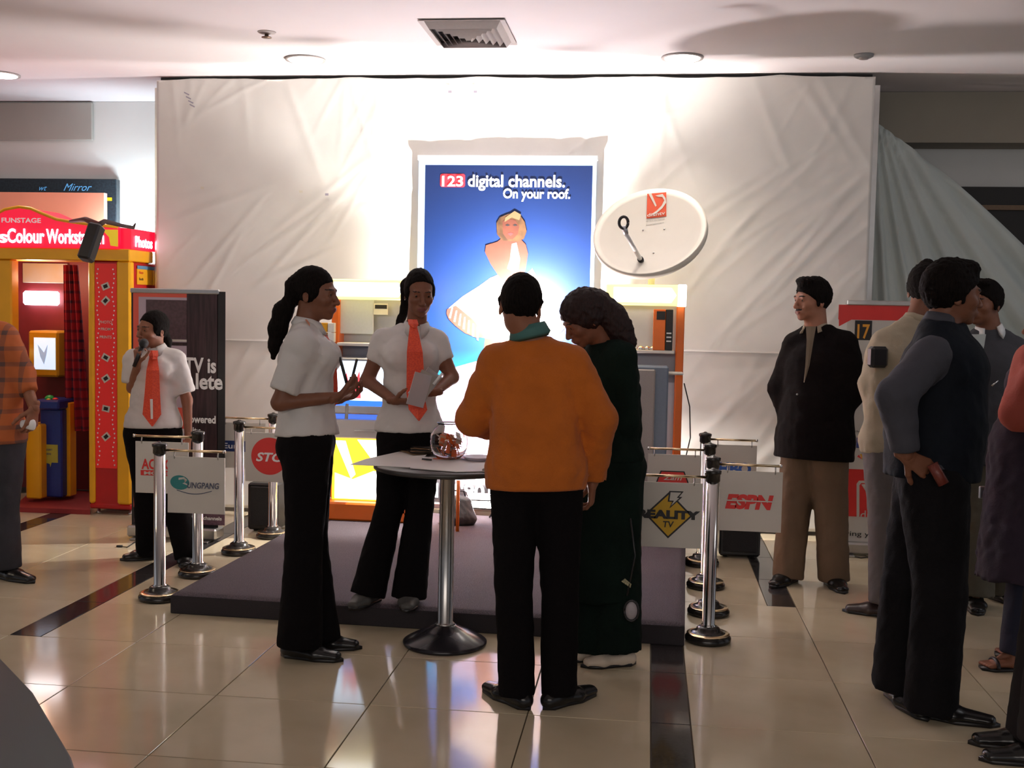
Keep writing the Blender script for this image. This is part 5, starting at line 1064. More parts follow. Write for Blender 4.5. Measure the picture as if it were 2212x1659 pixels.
    def collar(s, m, name='collar', r=.062, h=.038, open_=.35, wing=.03, drop=.030, z=-.012, tilt=0.):
        J, k = s.J, s.k; u = nrm(nrm(J['head']-s.HR @ A([0, .0, .06])-J['neck'])*.6+ZZ*.8); c = J['neck']+u*z*k; x = nrm(s.sx-u*(s.sx @ u)); fw = nrm(np.cross(x, u)); V = []; n = 31
        for i in range(n):
            t = -PI+open_+(2*PI-2*open_)*i/(n-1); dr = x*math.sin(t)-fw*math.cos(t); fr_ = max(0, (abs(t)-PI*.62)/(PI*.38-open_)) if abs(t) > PI*.62 else 0
            rr0 = r*k; dirt = c+fw*.004
            V += [dirt+dr*(rr0+.004)-u*.012*k, dirt+dr*rr0*.93+u*(h-.010*fr_)*k, dirt+dr*(rr0*.93+.007)+u*(h-.009*fr_)*k, dirt+dr*(rr0+.016+.018*fr_)*1.0+u*(h-drop-.002-wing*fr_)*k+fw*.012*fr_]
        F_ = [(i*4+j, (i+1)*4+j, (i+1)*4+(j+1) % 4, i*4+(j+1) % 4) for i in range(n-1) for j in range(4)]+[(0, 1, 2, 3), tuple((n-1)*4+j for j in (3, 2, 1, 0))]
        return put(name, V, F_, m, s.root)
    def ribbon(s, pts, m, name='tie', t=.006, side=None, par=None):
        """pts: (px, py, width px, depth offset)"""
        V = []; n = len(pts)
        for x, y, w, dd in pts:
            c = P(x, y, s.d0+dd); sd = (side if side is not None else s.sx); sd = nrm(sd)
            hw = w/2*(s.d0+dd)/FPX/max(.25, abs(sd @ RC)); f = nrm(np.cross(sd, ZZ)); f = f if f @ (CAM-c) > 0 or side is not None else -f
            V += [c-sd*hw, c+f*t, c+sd*hw, c-f*t*.3]
        F_ = [(i*4+j, i*4+(j+1) % 4, (i+1)*4+(j+1) % 4, (i+1)*4+j) for i in range(n-1) for j in range(4)]+[(0, 3, 2, 1), tuple((n-1)*4+j for j in range(4))]
        return put(name, V, F_, m, par or s.root, smooth=False)
def gpt(px, py, z=0.): return G(px, py, z)
M_shirt = mat('white_shirt', (.64, .61, .585), .8, bump=.12, scale=260, var=.03, nscale=10)
M_troub = mat('black_trouser', (.004, .0028, .0034), .95, spec=.15, bump=.3, scale=220)
M_tie = mat('orange_tie', (.80, .085, .025), .55, bump=.3, scale=200, col2=(.66, .05, .02), nscale=140)
M_shoe = mat('black_leather', (.010, .009, .009), .25)
S_dk = skin('skin_deep', (.200, .078, .042)); S_md = skin('skin_medium', (.27, .108, .060)); S_lt = skin('skin_warm', (.36, .16, .10))
# 1 ---- woman with a ponytail, profile to the right
b = gpt(672, 1402); p = Person('woman with long ponytail in white shirt seen from the side, left of the table', b, math.radians(82), 1.665, True, sk=S_dk)
p.px(pel=(664, 940, 0), wai=(662, 872, 0), che=(664, 772, 0), neck=(662, 700, 0), head=(680, 634, 0), hipL=(670, 955, .09), hipR=(664, 955, -.09), kneL=(668, 1165, .08), kneR=(657, 1170, -.08), ankL=(685, 1352, .07), ankR=(648, 1362, -.07),
     shL=(668, 740, .135), shR=(650, 744, -.135), elL=(650, 868, .17), elR=(604, 870, -.16), wrL=(735, 862, .10), wrR=(728, 858, -.13))
p.toe = {'L': A([1, .1, 0]), 'R': A([1, -.12, 0])}; p.hyaw = math.radians(84); p.hp = .05
dR = nrm(P(768, 836, p.d0-.06)-p.J['wrR'])
p.body(hands=[(p.J['wrR'], dR, A([0, .5, .85]), 1, dict(curl=.55)), (p.J['wrL'], nrm(A([1, -.35, .25])), A([0, -.3, 1]), -1, dict(curl=.6))])
hd = p.J['head']; p.hair('tied', chain=[(P(640, 625, p.d0), .055), (P(628, 648, p.d0), .026), (P(612, 672, p.d0), .040), (P(600, 710, p.d0), .038), (P(594, 745, p.d0), .026), (P(590, 772, p.d0), .010)], hl=((-.088, .062), (.10, -.07)))
MB().lathe(P(629, 650, p.d0), [(.018, -.012), (.026, -.006), (.026, .006), (.018, .012)], 16, ax=A([-.5, 0, -.9])).build('hair_tie', M_white, p.root)
p.top(M_shirt, bust=True, sleeve=.80, puff=.012, hem=-.045, off=.016, loose=.006, folds=.006); p.bottom(M_troub, r=(.098, .078, .098), hemz=.02, top=.045)
p.collar(M_shirt, r=.056); p.shoes(M_shoe, h=.05)
p.ribbon([(700, 722, 9, -.01), (704, 745, 20, -.01), (711, 790, 26, -.01), (713, 840, 27, -.01), (712, 872, 27, -.01), (708, 893, 4, -.01)], M_tie, side=nrm(A([.45, 1, 0])))
p.ribbon([(660, 690, 5, -.075), (680, 718, 5, -.085), (697, 752, 5, -.06), (707, 800, 5, -.04)], mat('lanyard_peach', (.75, .32, .2), .6), name='lanyard')
MB().tube([P(734, 772, p.d0-.02), P(750, 832, p.d0-.05)], .007, 8).build('dark_marker', M_black, None, label='dark marker held upright by the ponytail woman, the left one', cat='marker', group='markers in the ponytail woman\'s hand')
MB().tube([P(771, 776, p.d0-.02), P(757, 832, p.d0-.05)], .006, 8).build('dark_marker', M_black, None, label='dark marker held upright by the ponytail woman, the right one', cat='marker', group='markers in the ponytail woman\'s hand')
MB().tube([P(750, 872, p.d0-.04), P(748, 905, p.d0-.04)], .007, 8).build('white_pen', M_white, None, label='pale pen hanging below the hand of the ponytail woman', cat='pen')
# 2 ---- woman facing the camera on the platform
b = gpt(842, 1296, .1); p = Person('woman in white shirt and orange tie standing on the platform holding brochures', b, math.radians(12), 1.60, True, z0=.1, sk=S_dk)
p.px(pel=(884, 925, .12), wai=(884, 850, .11), che=(888, 768, .09), neck=(900, 705, .09), head=(906, 632, .04), hipL=(913, 950, .12), hipR=(855, 950, .12), kneL=(908, 1090, .04), kneR=(842, 1090, .05), ankL=(886, 1268, 0), ankR=(800, 1262, .0),
     shL=(944, 740, .11), shR=(828, 736, .09), elL=(976, 815, .12), elR=(793, 822, .11), wrL=(938, 848, -.08), wrR=(852, 866, -.07))
p.toe = {'L': A([.12, -1, 0]), 'R': A([-.35, -1, 0])}; p.hyaw = math.radians(22); p.hp = .22
p.body(hands=[(p.J['wrR'], nrm(A([1, -.25, -.02])), A([.1, .4, .8]), 1, dict(curl=.7)), (p.J['wrL'], nrm(A([-1, -.2, -.15])), A([-.1, .4, .8]), -1, dict(curl=.7))], gaze=(0, -.3))
p.hair('tied', chain=[(P(886, 620, p.d0+.14), .05), (P(876, 668, p.d0+.17), .022), (P(866, 690, p.d0+.17), .016), (P(856, 706, p.d0+.16), .008)], hl=((-.080, .080), (.10, -.07)))
p.top(M_shirt, bust=True, sleeve=.52, puff=.004, hem=-.03, off=.010, loose=-.006, folds=.0055, seed=4); p.bottom(M_troub, r=(.096, .068, .088), hemz=.03, top=.05)
p.collar(M_shirt, r=.056, wing=.045, open_=.30); p.shoes(mat('grey_shoe', (.07, .065, .06), .5), L=.25)
p.ribbon([(894, 694, 14, -.085), (893, 706, 16, -.115), (894, 722, 22, -.135), (896, 760, 34, -.170), (897, 800, 37, -.155), (897, 850, 38, -.14), (903, 885, 40, -.135), (905, 909, 3, -.135)], M_tie)
p.ribbon([(891, 690, 20, -.082), (893, 700, 22, -.11), (894, 708, 13, -.118)], M_tie, name='tie_knot', t=.016)
for k, (x, y, an, m, lb) in enumerate(((918, 832, .9, M_silver, 'grey'), (912, 838, 1.1, M_wallg, 'darker grey'), (905, 842, 1.3, M_silver, 'grey'))):
    c = P(x, y, p.d0-.24-.012*k); u = nrm(RC*math.cos(an)+UC*math.sin(an)); v = nrm(-RC*math.sin(an)+UC*math.cos(an)-FW*.5); n_ = np.cross(u, v)
    V = [c+u*a_*.075+v*b_*.042+n_*z for z in (0, .004) for a_, b_ in ((-1, -1), (1, -1), (1, 1), (-1, 1))]
    put('brochure', V, [(3, 2, 1, 0), (4, 5, 6, 7), (0, 1, 5, 4), (1, 2, 6, 5), (2, 3, 7, 6), (3, 0, 4, 7)], m, None, smooth=False, label=lb+' folded brochure in the hands of the woman on the platform, '+('hindmost', 'middle', 'front')[k]+' of three', cat='brochure', group='brochures held by the woman on the platform')
MB().tube([P(936, 830, p.d0-.25), P(956, 806, p.d0-.25)], .006, 6).build('white_card', M_whitep, None, label='narrow white card sticking up from the brochures', cat='card')
for k in range(4): text('F'[0:1] if k else 'T', Fr(P(897, 803+k*13, p.d0-.172+.004*k)-A([.006, 0, 0]), .2), 0, -.03, 0, .018, M_white, p.root, name='tie_print', bold=.02)
# 3 ---- man in orange sweater, back to the camera
b = gpt(1158, 1512); p = Person('man in orange sweater seen from behind, standing at the round table', b, math.radians(176), 1.63, False, sk=S_md)
p.px(pel=(1158, 1010, 0), wai=(1158, 935, 0), che=(1158, 820, .02), neck=(1147, 735, -.0), head=(1124, 660, .0), hipR=(1207, 1045, 0), hipL=(1112, 1045, 0), kneR=(1210, 1260, 0), kneL=(1110, 1260, 0), ankR=(1208, 1462, -.0), ankL=(1116, 1464, .0),
     shR=(1236, 785, .0), shL=(1072, 785, .02), elR=(1294, 905, -.02), elL=(1024, 905, .08), wrR=(1280, 1042, .09), wrL=(1060, 925, .26))
p.toe = {'L': A([-.75, .8, 0]), 'R': A([.65, .8, 0])}; p.hyaw = math.radians(190); p.hp = .04; p.hr = -.06; p.hscale *= 1.05
p.body(hands=[(p.J['wrR'], nrm(A([-.05, .25, -1])), A([-1, .1, 0]), 1, dict(curl=.75)), (p.J['wrL'], nrm(A([.5, .8, -.2])), A([0, .2, -1]), 1, dict(curl=.5))], nr=.055)
p.hair('crop', hl=((-.095, .072), (.085, -.122)), seed=3)
M_sw = mat('orange_sweater', (.52, .125, .008), .95, bump=.5, scale=160, var=.12, nscale=9, sheen=.1)
p.top(M_sw, name='sweater', sleeve=1.92, puff=.018, hem=.035, off=.022, loose=.018, folds=.0045, seed=8, belly=.02)
p.collar(mat('teal_collar', (.055, .16, .145), .7, bump=.4, scale=90, stretch=(1, 1, 9)), r=.068, h=.046, drop=.040, z=.016)
f_ = mat('orange_rib', (.45, .10, .01), .95, bump=.8, scale=90, stretch=(5, 5, .5))
p.bottom(M_troub, r=(.096, .074, .070), hemz=.02, top=.0, hipw=.0); p.shoes(M_shoe, L=.29, w=.05)
MB().tube([p.J['wrR']+A([.033*math.cos(t), .033*math.sin(t), -.004*math.sin(t)+.012]) for t in np.linspace(0, 2*PI, 18)], .004, 6).build('wrist_band', M_black, p.root)
# 4 ---- woman in dark green, head bent over the table
b = gpt(1312, 1424); p = Person('woman with wavy brown hair in a dark green shawl and suit beside the table', b, math.radians(-62), 1.60, True, sk=S_dk)
p.px(pel=(1318, 985, 0), wai=(1315, 915, 0), che=(1312, 815, 0), neck=(1303, 742, .0), head=(1262, 688, -.04), hipL=(1340, 1000, -.06), hipR=(1300, 1000, .06), kneL=(1335, 1190, -.04), kneR=(1298, 1195, .05), ankL=(1335, 1375, -.03), ankR=(1290, 1380, .04),
     shL=(1340, 772, -.10), shR=(1268, 772, .13), elL=(1345, 915, -.08), elR=(1235, 900, .20), wrL=(1300, 985, .02), wrR=(1200, 960, .25))
p.toe = {'L': A([-.9, -.35, 0]), 'R': A([-.9, -.15, 0])}; p.hyaw = math.radians(-66); p.hp = .55; p.hscale *= 1.0
M_grn = mat('dark_green_cloth', (.005, .013, .0095), .92, spec=.15, bump=.3, scale=120, var=.3, nscale=6)
p.body(hands=[(p.J['wrR'], nrm(A([-.8, .3, -.4])), A([0, .2, -1]), 1)], gaze=(0, -.2))
p.hair('long', chain=[(P(1286, 662, p.d0), .075), (P(1318, 690, p.d0), .070), (P(1338, 715, p.d0-.01), .058), (P(1352, 735, p.d0-.02), .036), (P(1366, 742, p.d0-.02), .018)], m=M_hairb, hl=((-.092, .045), (.10, -.17)))
p.top(M_grn, name='shawl', sleeve=1.9, puff=.02, hem=-.02, off=.022, loose=-.015, folds=.0045, seed=11)
J = p.J; f = SDF(p.base+A([-.36, -.36, .0]), p.base+A([.36, .36, 1.3]), .0105); c = lambda x, y, dd=0: P(x, y, p.d0+dd)
f.seg(c(1310, 850), c(1306, 1040), (.145, .16), (.155, .15), X=(1, 0, 0), k=.03); f.seg(c(1306, 1040), c(1306, 1292), (.155, .15), (.15, .15), X=(1, 0, 0), k=.03, fb=True); f.noise(.007, .10, 5, dirn=(1, 1, .12))
v, q_ = f.mesh(); put('long_tunic', relax(v, q_, 1), q_, M_grn, p.root)
p.bottom(M_grn, name='loose_trousers', r=(.10, .10, .105), hemz=.03, top=.03, folds=.0045)
p.shoes(mat('cream_sandal', (.72, .60, .48), .5), name='sandal', L=.24, h=.045, sole=True)
f = SDF(c(1370, 1255, -.2)-.12, c(1370, 1255, -.2)+.2, .007)
pts = [c(1342, 1256, -.155), c(1350, 1250, -.155), c(1364, 1262, -.155), c(1362, 1270, -.155)]
MB().add(pts+[x+A([0, .004, 0]) for x in pts], [(0, 1, 2, 3), (7, 6, 5, 4), (0, 4, 5, 1), (1, 5, 6, 2), (2, 6, 7, 3), (3, 7, 4, 0)]).build('embroidered_hem', mat('gold_thread', (.40, .36, .20), .5, var=.6, nscale=150), p.root)
hb = c(1364, 1318, -.15); f = SDF(hb-.12, hb+.12, .006); f.ell(hb, (.028, .022, .042), k=0); v, q_ = f.mesh()
be = empty('handbag', tuple(hb-A([0, 0, .06])), label='small pale handbag with dark rim hanging at the knee of the woman in green', cat='bag')
put('bag_body', v, q_, mat('pale_bag', (.38, .34, .36), .5, bump=.2), be)
MB().tube([hb+A([-.029*math.cos(t), -.010, .043*math.sin(t)]) for t in np.linspace(0, 2*PI, 24)], .005, 6).build('rim', M_black, be)
MB().tube([hb+A([-.02, -.005, .06]), c(1372, 1200, -.14), c(1362, 1120, -.15)], .004, 6).build('strap', M_black, be)
# 5 ---- man in black jacket and brown trousers
b = gpt(1752, 1256); p = Person('man in black jacket and brown trousers with hands in his pockets', b, math.radians(-42), 1.715, False, sk=S_lt)
p.px(pel=(1760, 945, 0), wai=(1764, 880, 0), che=(1768, 790, 0), neck=(1762, 706, .01), head=(1754, 648, -.01), hipR=(1732, 965, .05), hipL=(1788, 965, -.05), kneR=(1716, 1095, .04), kneL=(1795, 1095, -.04), ankR=(1704, 1222, .03), ankL=(1800, 1228, -.03),
     shR=(1720, 748, .09), shL=(1822, 745, -.09), elR=(1690, 838, .12), elL=(1846, 838, -.10), wrR=(1706, 915, .06), wrL=(1802, 905, -.10))
p.toe = {'L': A([.15, -1, 0]), 'R': A([-.55, -.85, 0])}; p.hyaw = math.radians(-62); p.hp = .04
M_jkt = mat('black_jacket', (.0055, .0032, .0036), .92, spec=.15, bump=.3, scale=160)
p.body(moustache=True); p.hair('side', hl=((-.095, .060), (.085, -.090)), seed=9)
p.top(M_jkt, name='jacket', sleeve=1.80, puff=.018, hem=.075, off=.034, loose=.035, folds=.0045, seed=14, belly=.02)
M_br = mat('brown_trouser', (.17, .105, .062), .85, bump=.25, scale=180, var=.12, nscale=6)
p.bottom(M_br, r=(.112, .088, .084), hemz=.02, top=.02, folds=.0045); p.shoes(M_shoe)
p.collar(mat('cream_shirt', (.34, .28, .21), .8), r=.060, h=.03, open_=.6, wing=.012); p.collar(M_jkt, name='jacket_collar', r=.074, h=.026, open_=.9, wing=.03, z=-.025)
p.ribbon([(1752, 705, 22, -.125), (1750, 735, 15, -.165), (1744, 790, 9, -.205), (1737, 826, 2, -.21)], mat('tan_shirt', (.19, .145, .10), .85, bump=.4, scale=60), name='shirt_front', side=RC)
put_c = P(1722, 852, p.d0-.22); MB().lathe(put_c, [(.006, 0), (.006, .003)], 10, ax=A([0, -1, 0])).build('button', M_steel, p.root)
# 6 ---- man in navy vest, right foreground
b = gpt(2004, 1528); p = Person('man in dark navy vest and grey sleeves facing right in the right foreground', b, math.radians(98), 1.69, False, sk=S_dk)
p.px(pel=(2012, 1015, 0), wai=(2020, 930, 0), che=(2040, 800, .01), neck=(2036, 700, 0), head=(2058, 636, 0), hipR=(2018, 1045, -.085), hipL=(2004, 1045, .085), kneR=(2030, 1270, -.07), kneL=(1960, 1260, .10), ankR=(2012, 1498, -.05), ankL=(1942, 1450, .13),
     shR=(2010, 768, -.14), shL=(2060, 760, .16), elR=(1936, 858, -.21), elL=(2050, 880, .22), wrR=(1958, 985, -.18), wrL=(2080, 960, .12))
p.toe = {'R': A([1, -.30, 0]), 'L': A([.25, -1, 0])}; p.hyaw = math.radians(100); p.hp = .04
p.body(hands=[(p.J['wrR'], nrm(A([.75, .1, -.45])), A([.2, .9, -.3]), -1, dict(curl=.45))]); p.hair('thick', hl=((-.092, .070), (.085, -.10)), seed=12)
M_gry = mat('grey_sleeve', (.050, .050, .065), .85, bump=.25, scale=150, var=.1, nscale=6)
p.top(M_gry, name='shirt', sleeve=1.9, puff=.026, hem=.0, off=.016, folds=.005, seed=17)
M_vest = mat('navy_vest', (.0045, .007, .013), .8, spec=.2, bump=.4, scale=60, var=.3, nscale=8)
f = SDF(*p.bounds(['pel', 'wai', 'che', 'neck', 'shL', 'shR'], .2), .0095); J = p.J; k = p.k
f.seg(J['pel']-A([0, 0, .03]), J['wai'], (.185, .175), (.180, .178), X=p.hx, k=.03, fa=True); f.seg(J['wai'], J['che'], (.18, .178), (.188, .158), X=p.sx, k=.03); f.seg(J['che'], J['neck']-A([0, 0, .05]), (.188, .145), (.13, .095), X=p.sx, k=.03)
for n_ in 'LR':
    f.seg(J['sh'+n_]*.75+J['neck']*.25-A([0, 0, .01]), J['neck']-A([0, 0, .02]), .066, .058, k=.03)
    f.seg(J['sh'+n_]+(J['sh'+n_]-J['neck'])*A([.25, .25, 0])-A([0, 0, .02]), J['sh'+n_]*.6+J['el'+n_]*.4, (.078, .070), (.070, .060), k=.02, op='s')
f.plane(J['neck']+A([0, 0, .01]), (.1, 0, 1), .006); f.noise(.006, .12, 3); v, q_ = f.mesh(); put('vest', relax(v, q_, 1), q_, M_vest, p.root)
p.collar(M_gry, name='collar', r=.070, h=.045, open_=.9, wing=.02, drop=.05)
M_blk2 = mat('dark_jeans', (.0055, .0045, .006), .9, spec=.2, bump=.4, scale=150, var=.4, nscale=5); p.bottom(M_blk2, r=(.118, .096, .098), hemz=.02, top=.0, folds=.005, hipw=.01); p.shoes(M_shoe, L=.31, w=.052)
c = p.J['wrR']+A([.10, -.05, -.05]); MB().tube([c+A([-.02, 0, .03]), c+A([.02, -.01, -.04])], .02, 10).build('red_wallet', mat('wallet_red', (.16, .03, .02), .4, bump=.4), None, label='small reddish wrapped object held behind his back by the vest man', cat='wallet')
# 7 ---- man in cream shirt, behind
b = gpt(1925, 1322); p = Person('man in cream shirt seen from behind between the banner and the vest man', b, math.radians(200), 1.76, False, sk=S_dk, quality=.011)
p.px(pel=(1938, 950, 0), wai=(1938, 880, 0), che=(1945, 785, 0), neck=(1985, 690, .0), head=(1998, 625, 0), hipL=(1915, 975, 0), hipR=(1962, 975, 0), kneL=(1918, 1130, 0), kneR=(1960, 1130, .05), ankL=(1915, 1285, -.02), ankR=(1958, 1288, .1),
     shL=(1912, 740, 0), shR=(2026, 740, .1), elL=(1884, 830, .02), elR=(2040, 840, .1), wrL=(1896, 920, .06), wrR=(2030, 940, .1))
p.toe = {'L': A([-1, .2, 0]), 'R': A([-.2, 1, 0])}; p.hyaw = math.radians(165)
p.body(hands=[(p.J['wrL'], A([.1, .1, -1]), A([1, 0, 0]), 1)]); p.hair('short', chain=[(P(2004, 590, p.d0), .05), (P(2003, 574, p.d0), .035)], seed=2)
M_crm = mat('cream_cloth', (.36, .30, .21), .8, bump=.2, scale=120, var=.08, nscale=8); p.top(M_crm, sleeve=1.85, puff=.016, hem=.02, off=.016, folds=.0045, seed=21); p.bottom(mat('taupe_trouser', (.10, .085, .085), .85, bump=.25), r=(.11, .09, .085)); p.shoes(mat('brown_shoe', (.05, .03, .028), .3)); p.collar(M_crm, r=.062)
c = P(1896, 770, p.d0-.14); MB().box(Fr(c, .3), -.045, .045, -.03, .03, -.055, .05, bev=.014).build('camera_case', M_black, None, label='black camera case hanging at the back of the man in cream', cat='bag')
# 8 ---- man in grey blazer
b = gpt(2120, 1300); p = Person('man in grey blazer and white shirt standing behind the vest man', b, math.radians(-25), 1.71, False, sk=S_dk, quality=.011)
p.px(pel=(2140, 960, 0), wai=(2140, 890, 0), che=(2142, 795, 0), neck=(2136, 712, .02), head=(2126, 655, -.0), hipL=(2165, 980, 0), hipR=(2122, 980, 0), kneL=(2160, 1110, -.02), kneR=(2118, 1115, -.04), ankL=(2160, 1256, .1), ankR=(2108, 1268, -.05),
     shL=(2194, 760, .0), shR=(2086, 760, .05), elL=(2222, 850, .0), elR=(2068, 850, .05), wrL=(2195, 910, -.14), wrR=(2090, 925, -.06))
p.toe = {'L': A([.5, -.8, 0]), 'R': A([-.2, -1, 0])}; p.hyaw = math.radians(-48); p.body(); p.hair('short', seed=5)
M_blz = mat('grey_blazer', (.055, .055, .065), .85, bump=.3, scale=160, var=.15, nscale=8)
p.top(M_blz, name='blazer', sleeve=1.9, puff=.014, hem=.06, off=.028, loose=.02, folds=.0045, seed=25); p.bottom(mat('olive_trouser', (.115, .10, .07), .85, bump=.25, var=.15, nscale=6), r=(.112, .09, .088), folds=.006); p.shoes(M_shoe)
p.collar(M_whitep, r=.062, open_=.5, wing=.04); p.ribbon([(2110, 722, 40, -.12), (2104, 748, 44, -.17), (2100, 785, 34, -.19), (2098, 830, 8, -.19)], mat('shirt_pale', (.42, .46, .44), .7), name='shirt_front', side=RC)
MB().tube([P(2142, 834, p.d0-.2), P(2156, 822, p.d0-.2)], .004, 6).build('breast_pen', M_chrome, p.root)
# 9 ---- woman in plum tunic, right edge
b = gpt(2205, 1428); p = Person('woman in dark plum tunic with coral shawl at the right edge', b, math.radians(-95), 1.62, True, sk=S_md, quality=.011)
p.px(pel=(2228, 1010, 0), wai=(2232, 930, 0), che=(2238, 830, 0), neck=(2262, 758, 0), head=(2268, 702, 0), hipL=(2232, 1030, -.08), hipR=(2225, 1030, .08), kneL=(2215, 1210, -.07), kneR=(2205, 1200, .07), ankL=(2192, 1395, -.07), ankR=(2225, 1385, .1),
     shL=(2238, 785, -.15), shR=(2238, 785, .15), elL=(2204, 890, -.17), elR=(2190, 905, .17), wrL=(2235, 820, -.24), wrR=(2152, 1015, .16))
p.toe = {'L': A([-1, -.15, 0]), 'R': A([-1, .1, 0])}; p.hyaw = math.radians(-92)
p.body(hands=[(p.J['wrR'], nrm(A([-.15, -.05, -1])), A([-.6, .8, 0]), 1, dict(curl=.5))]); p.hair('tied', chain=[(P(2288, 702, p.d0), .06), (P(2298, 740, p.d0), .03), (P(2300, 800, p.d0), .012)])
M_plum = mat('plum_tunic', (.030, .018, .034), .9, bump=.3, scale=120, var=.3, nscale=7)
M_cor = mat('coral_shawl', (.42, .08, .055), .8, bump=.3, scale=100, var=.1, nscale=6)
p.top(M_plum, name='tunic_top', sleeve=1.9, puff=.012, hem=.05, off=.02, folds=.005, seed=31)
f = SDF(*p.bounds(['shL', 'elL', 'wrL', 'neck', 'che'], .16), .011); J = p.J
f.seg(J['shL'], J['elL'], .085, .078, k=.03); f.seg(J['elL'], J['wrL'], .078, .06, k=.03); f.seg(J['neck']-A([0, 0, .07]), J['shL'], .085, .08, k=.03); f.noise(.006, .1, 6); v, q_ = f.mesh(); put('shawl', relax(v, q_, 1), q_, M_cor, p.root)
f = SDF(p.base+A([-.4, -.4, .2]), p.base+A([.4, .4, 1.15]), .011); f.seg(P(2230, 960, p.d0), P(2222, 1250, p.d0), (.17, .17), (.215, .20), X=(1, 0, 0), k=0, fb=True); f.noise(.011, .09, 9, dirn=(1, 1, .08)); v, q_ = f.mesh(); put('tunic_skirt', relax(v, q_, 1), q_, M_plum, p.root)
p.bottom(mat('navy_jeans', (.010, .012, .030), .85, bump=.3), r=(.095, .07, .062), hemz=.05); 
for n_ in 'LR':
    a = p.J['ank'+n_]*A([1, 1, 0]); t = nrm(p.toe[n_]); x = np.cross(t, ZZ); f = SDF(a-A([.2, .2, .01]), a+A([.2, .2, .14]), .006)
    f.seg(a-t*.04+A([0, 0, .035]), a+t*.08+A([0, 0, .028]), (.028, .026), (.038, .018), X=x, k=.02); f.seg(a+A([0, 0, .03]), a+A([0, 0, .1]), .03, .03, k=.02)
    for j in range(5): f.seg(a+t*.09+x*(.028-.014*j)+A([0, 0, .022]), a+t*(.13-.004*j)+x*(.034-.016*j)+A([0, 0, .018]), .011, .009, k=.005)
    f.plane(a+A([0, 0, .012]), (0, 0, -1), 0); v, q_ = f.mesh(); put('foot', v, q_, p.sk, p.root)
    V = [a+t*u_+x*w_+A([0, 0, z]) for z in (.0005, .0118) for u_, w_ in ((-.07, -.03), (.1, -.045), (.145, -.02), (.14, .03), (.09, .045), (-.07, .03))]
    sn_ = put('sandal', V, [(5, 4, 3, 2, 1, 0), (6, 7, 8, 9, 10, 11)]+[(i, (i+1) % 6, (i+1) % 6+6, i+6) for i in range(6)], M_black, p.root)
    MB().tube([a+t*.085+x*.046*math.cos(u_)+A([0, 0, .012+.034*math.sin(u_)]) for u_ in np.linspace(0, PI, 12)], .008, 8).build('strap', M_black, sn_)
c = p.J['wrR']+A([-.05, -.02, -.10]); MB().box(Fr(c-A([.02, 0, .03]), .5), 0, .03, 0, .012, 0, .055, bev=.003).build('mobile_phone', M_silver, None, label='small silver mobile phone in the hand of the woman at the right edge', cat='phone')
# 10 --- person mostly outside the frame, lower right
b = gpt(2240, 1622); p = Person('dark-clad person at the lower right corner, only a black shoe and trouser showing', b, math.radians(-80), 1.72, False, sk=S_dk, quality=.012)
p.px(pel=(2330, 1010, 0), wai=(2332, 930, 0), che=(2335, 800, 0), neck=(2335, 690, 0), head=(2330, 610, 0), hipL=(2320, 1040, -.09), hipR=(2320, 1040, .09), kneL=(2290, 1290, -.08), kneR=(2270, 1290, .08), ankL=(2262, 1580, -.05), ankR=(2235, 1572, .09),
     shL=(2335, 745, -.18), shR=(2335, 745, .18), elL=(2340, 900, -.2), elR=(2340, 900, .2), wrL=(2330, 1030, -.2), wrR=(2330, 1030, .2))
p.toe = {'L': A([-1, -.1, 0]), 'R': A([-1, -.05, 0])}; p.body(); p.hair('short'); p.top(M_jkt, name='jacket', sleeve=1.9, puff=.01, hem=.06, off=.02); p.bottom(mat('dark_brown_trouser', (.014, .009, .010), .85, bump=.3), r=(.11, .085, .09)); p.shoes(M_shoe, L=.29)
# 11 --- person in plaid shirt walking out at the left edge
b = gpt(6, 1240); p = Person('person in orange plaid shirt and dark jeans walking at the left edge', b, math.radians(40), 1.74, False, sk=S_md, quality=.011)
p.px(pel=(-10, 930, 0), wai=(-14, 860, 0), che=(-18, 765, 0), neck=(-52, 690, 0), head=(-66, 622, 0), hipL=(8, 950, -.04), hipR=(-32, 950, .08), kneL=(6, 1090, -.05), kneR=(-40, 1100, .08), ankL=(10, 1210, -.03), ankR=(-60, 1200, .2),
     shL=(8, 725, -.05), shR=(-75, 712, .1), elL=(48, 808, -.03), elR=(-100, 820, .1), wrL=(74, 882, -.1), wrR=(-90, 900, 0))
p.toe = {'L': A([1, -.4, 0]), 'R': A([1, .1, 0])}; plaid('orange_plaid', (.48, .12, .03), (.12, .06, .05), 12)
p.body(hands=[(p.J['wrL'], nrm(A([-.1, -.2, -1])), A([-.8, .3, -.3]), -1, dict(curl=.6))]); p.hair('short'); p.top(MATS['orange_plaid'], sleeve=1.55, puff=.014, hem=.03, off=.02, loose=.01, folds=.0045, seed=41); p.bottom(mat('blue_jeans_dark', (.035, .035, .045), .85, bump=.3, var=.3, nscale=6), r=(.105, .08, .082)); p.shoes(M_shoe, L=.3)
c = P(60, 918, p.d0-.12); f = SDF(c-.09, c+.09, .006); f.seg(c+RC*-.03+A([0, 0, .005]), c+RC*.03-A([0, 0, .0]), (.022, .012), (.030, .014), X=(0, 0, 1), k=0); v, q_ = f.mesh(); put('paper_wad', v, q_, M_whitep, None, label='crumpled white paper in the hand of the plaid shirt person', cat='paper')
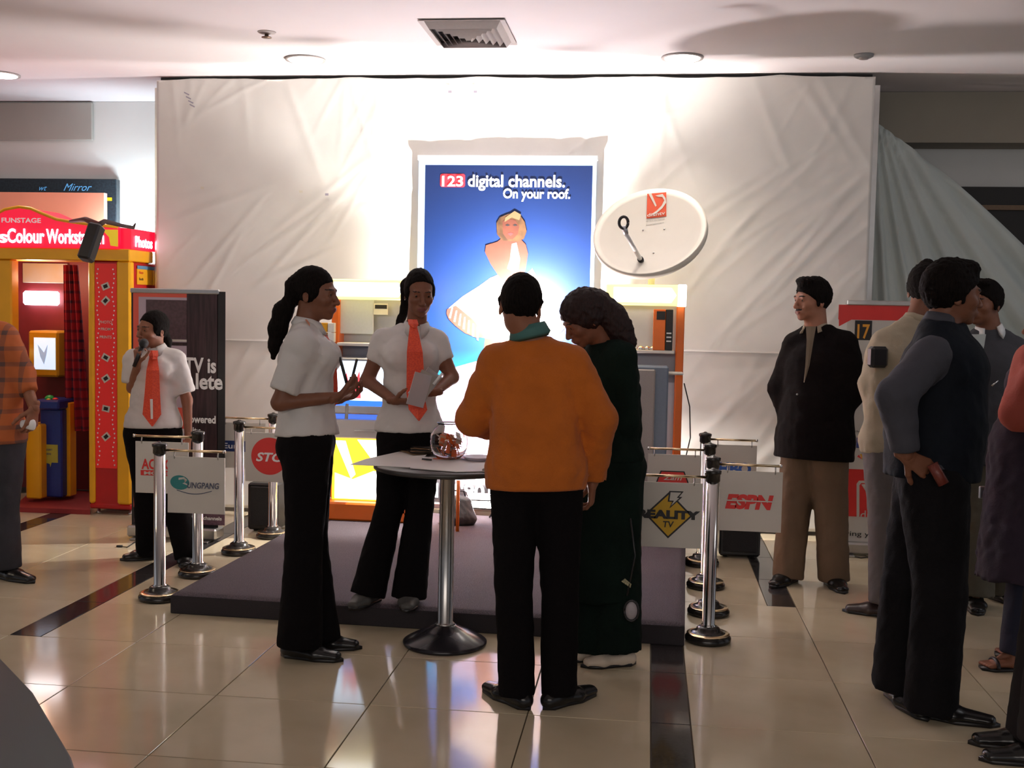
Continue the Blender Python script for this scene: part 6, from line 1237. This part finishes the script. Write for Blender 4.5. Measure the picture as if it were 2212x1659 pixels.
# 12 --- girl with a microphone
b = gpt(352, 1206); p = Person('girl in white shirt and orange tie speaking into a microphone by the dark banner', b, math.radians(-12), 1.50, True, sk=S_md)
p.px(pel=(331, 915, 0), wai=(331, 862, 0), che=(334, 800, 0), neck=(337, 752, .01), head=(330, 712, -.015), hipL=(358, 935, 0), hipR=(303, 935, 0), kneL=(372, 1060, -.02), kneR=(318, 1065, .0), ankL=(402, 1185, -.06), ankR=(322, 1180, .03),
     shL=(379, 778, .01), shR=(289, 778, .0), elL=(404, 865, .02), elR=(286, 838, -.02), wrL=(407, 945, -.01), wrR=(297, 785, -.16))
p.toe = {'L': A([.35, -.9, 0]), 'R': A([-.9, -.5, 0])}; p.hyaw = math.radians(-26); p.hp = .02; p.hr = .05; p.hscale *= 1.06
p.body(hands=[(p.J['wrR'], nrm(A([.1, -.25, 1])), A([.45, .8, 0]), -1, dict(curl=1.0)), (p.J['wrL'], A([.0, -.1, -1]), A([-1, 0, 0]), -1, dict(curl=.5))])
p.hair('tied', chain=[(P(345, 712, p.d0+.09), .05), (P(362, 738, p.d0+.08), .022), (P(366, 752, p.d0+.07), .010)], hl=((-.085, .066), (.10, -.075)))
p.top(M_shirt, bust=True, sleeve=.82, puff=.020, hem=-.02, off=.014, loose=.006, folds=.0045, seed=51); p.bottom(M_troub, r=(.104, .082, .082), hemz=.03, top=.05, hipw=.01); p.collar(M_shirt, r=.058, wing=.045, open_=.35); p.shoes(M_shoe, L=.25)
p.ribbon([(332, 762, 16, -.10), (331, 775, 18, -.13), (330, 800, 27, -.165), (329, 850, 33, -.155), (328, 895, 40, -.15), (329, 921, 3, -.15)], M_tie)
p.ribbon([(330, 757, 22, -.09), (332, 768, 20, -.125), (331, 776, 14, -.135)], M_tie, name='tie_knot', t=.014)
p.ribbon([(327, 862, 6, -.168), (328, 905, 5, -.162)], M_white, name='tie_print')
mc = empty('microphone', tuple(P(291, 792, p.d0-.2)), label='black handheld microphone held to the mouth of the girl on the left', cat='microphone')
ma, mb_ = P(289, 792, p.d0-.19), P(308, 748, p.d0-.185); MB().tube([ma, ma+(mb_-ma)*.5, mb_], [.010, .013, .015], 12).build('handle', M_black, mc)
MB().lathe(mb_, [(.015, -.005), (.024, .004), (.027, .016), (.024, .032), (.012, .043), (.002, .046)], 18, ax=mb_-ma).build('grille_head', mat('mic_grille', (.02, .02, .022), .5, bump=1, scale=500), mc)
print('OBJ', len(bpy.data.objects), 'POLY', sum(len(o.data.polygons) for o in bpy.data.objects if o.type == 'MESH'))
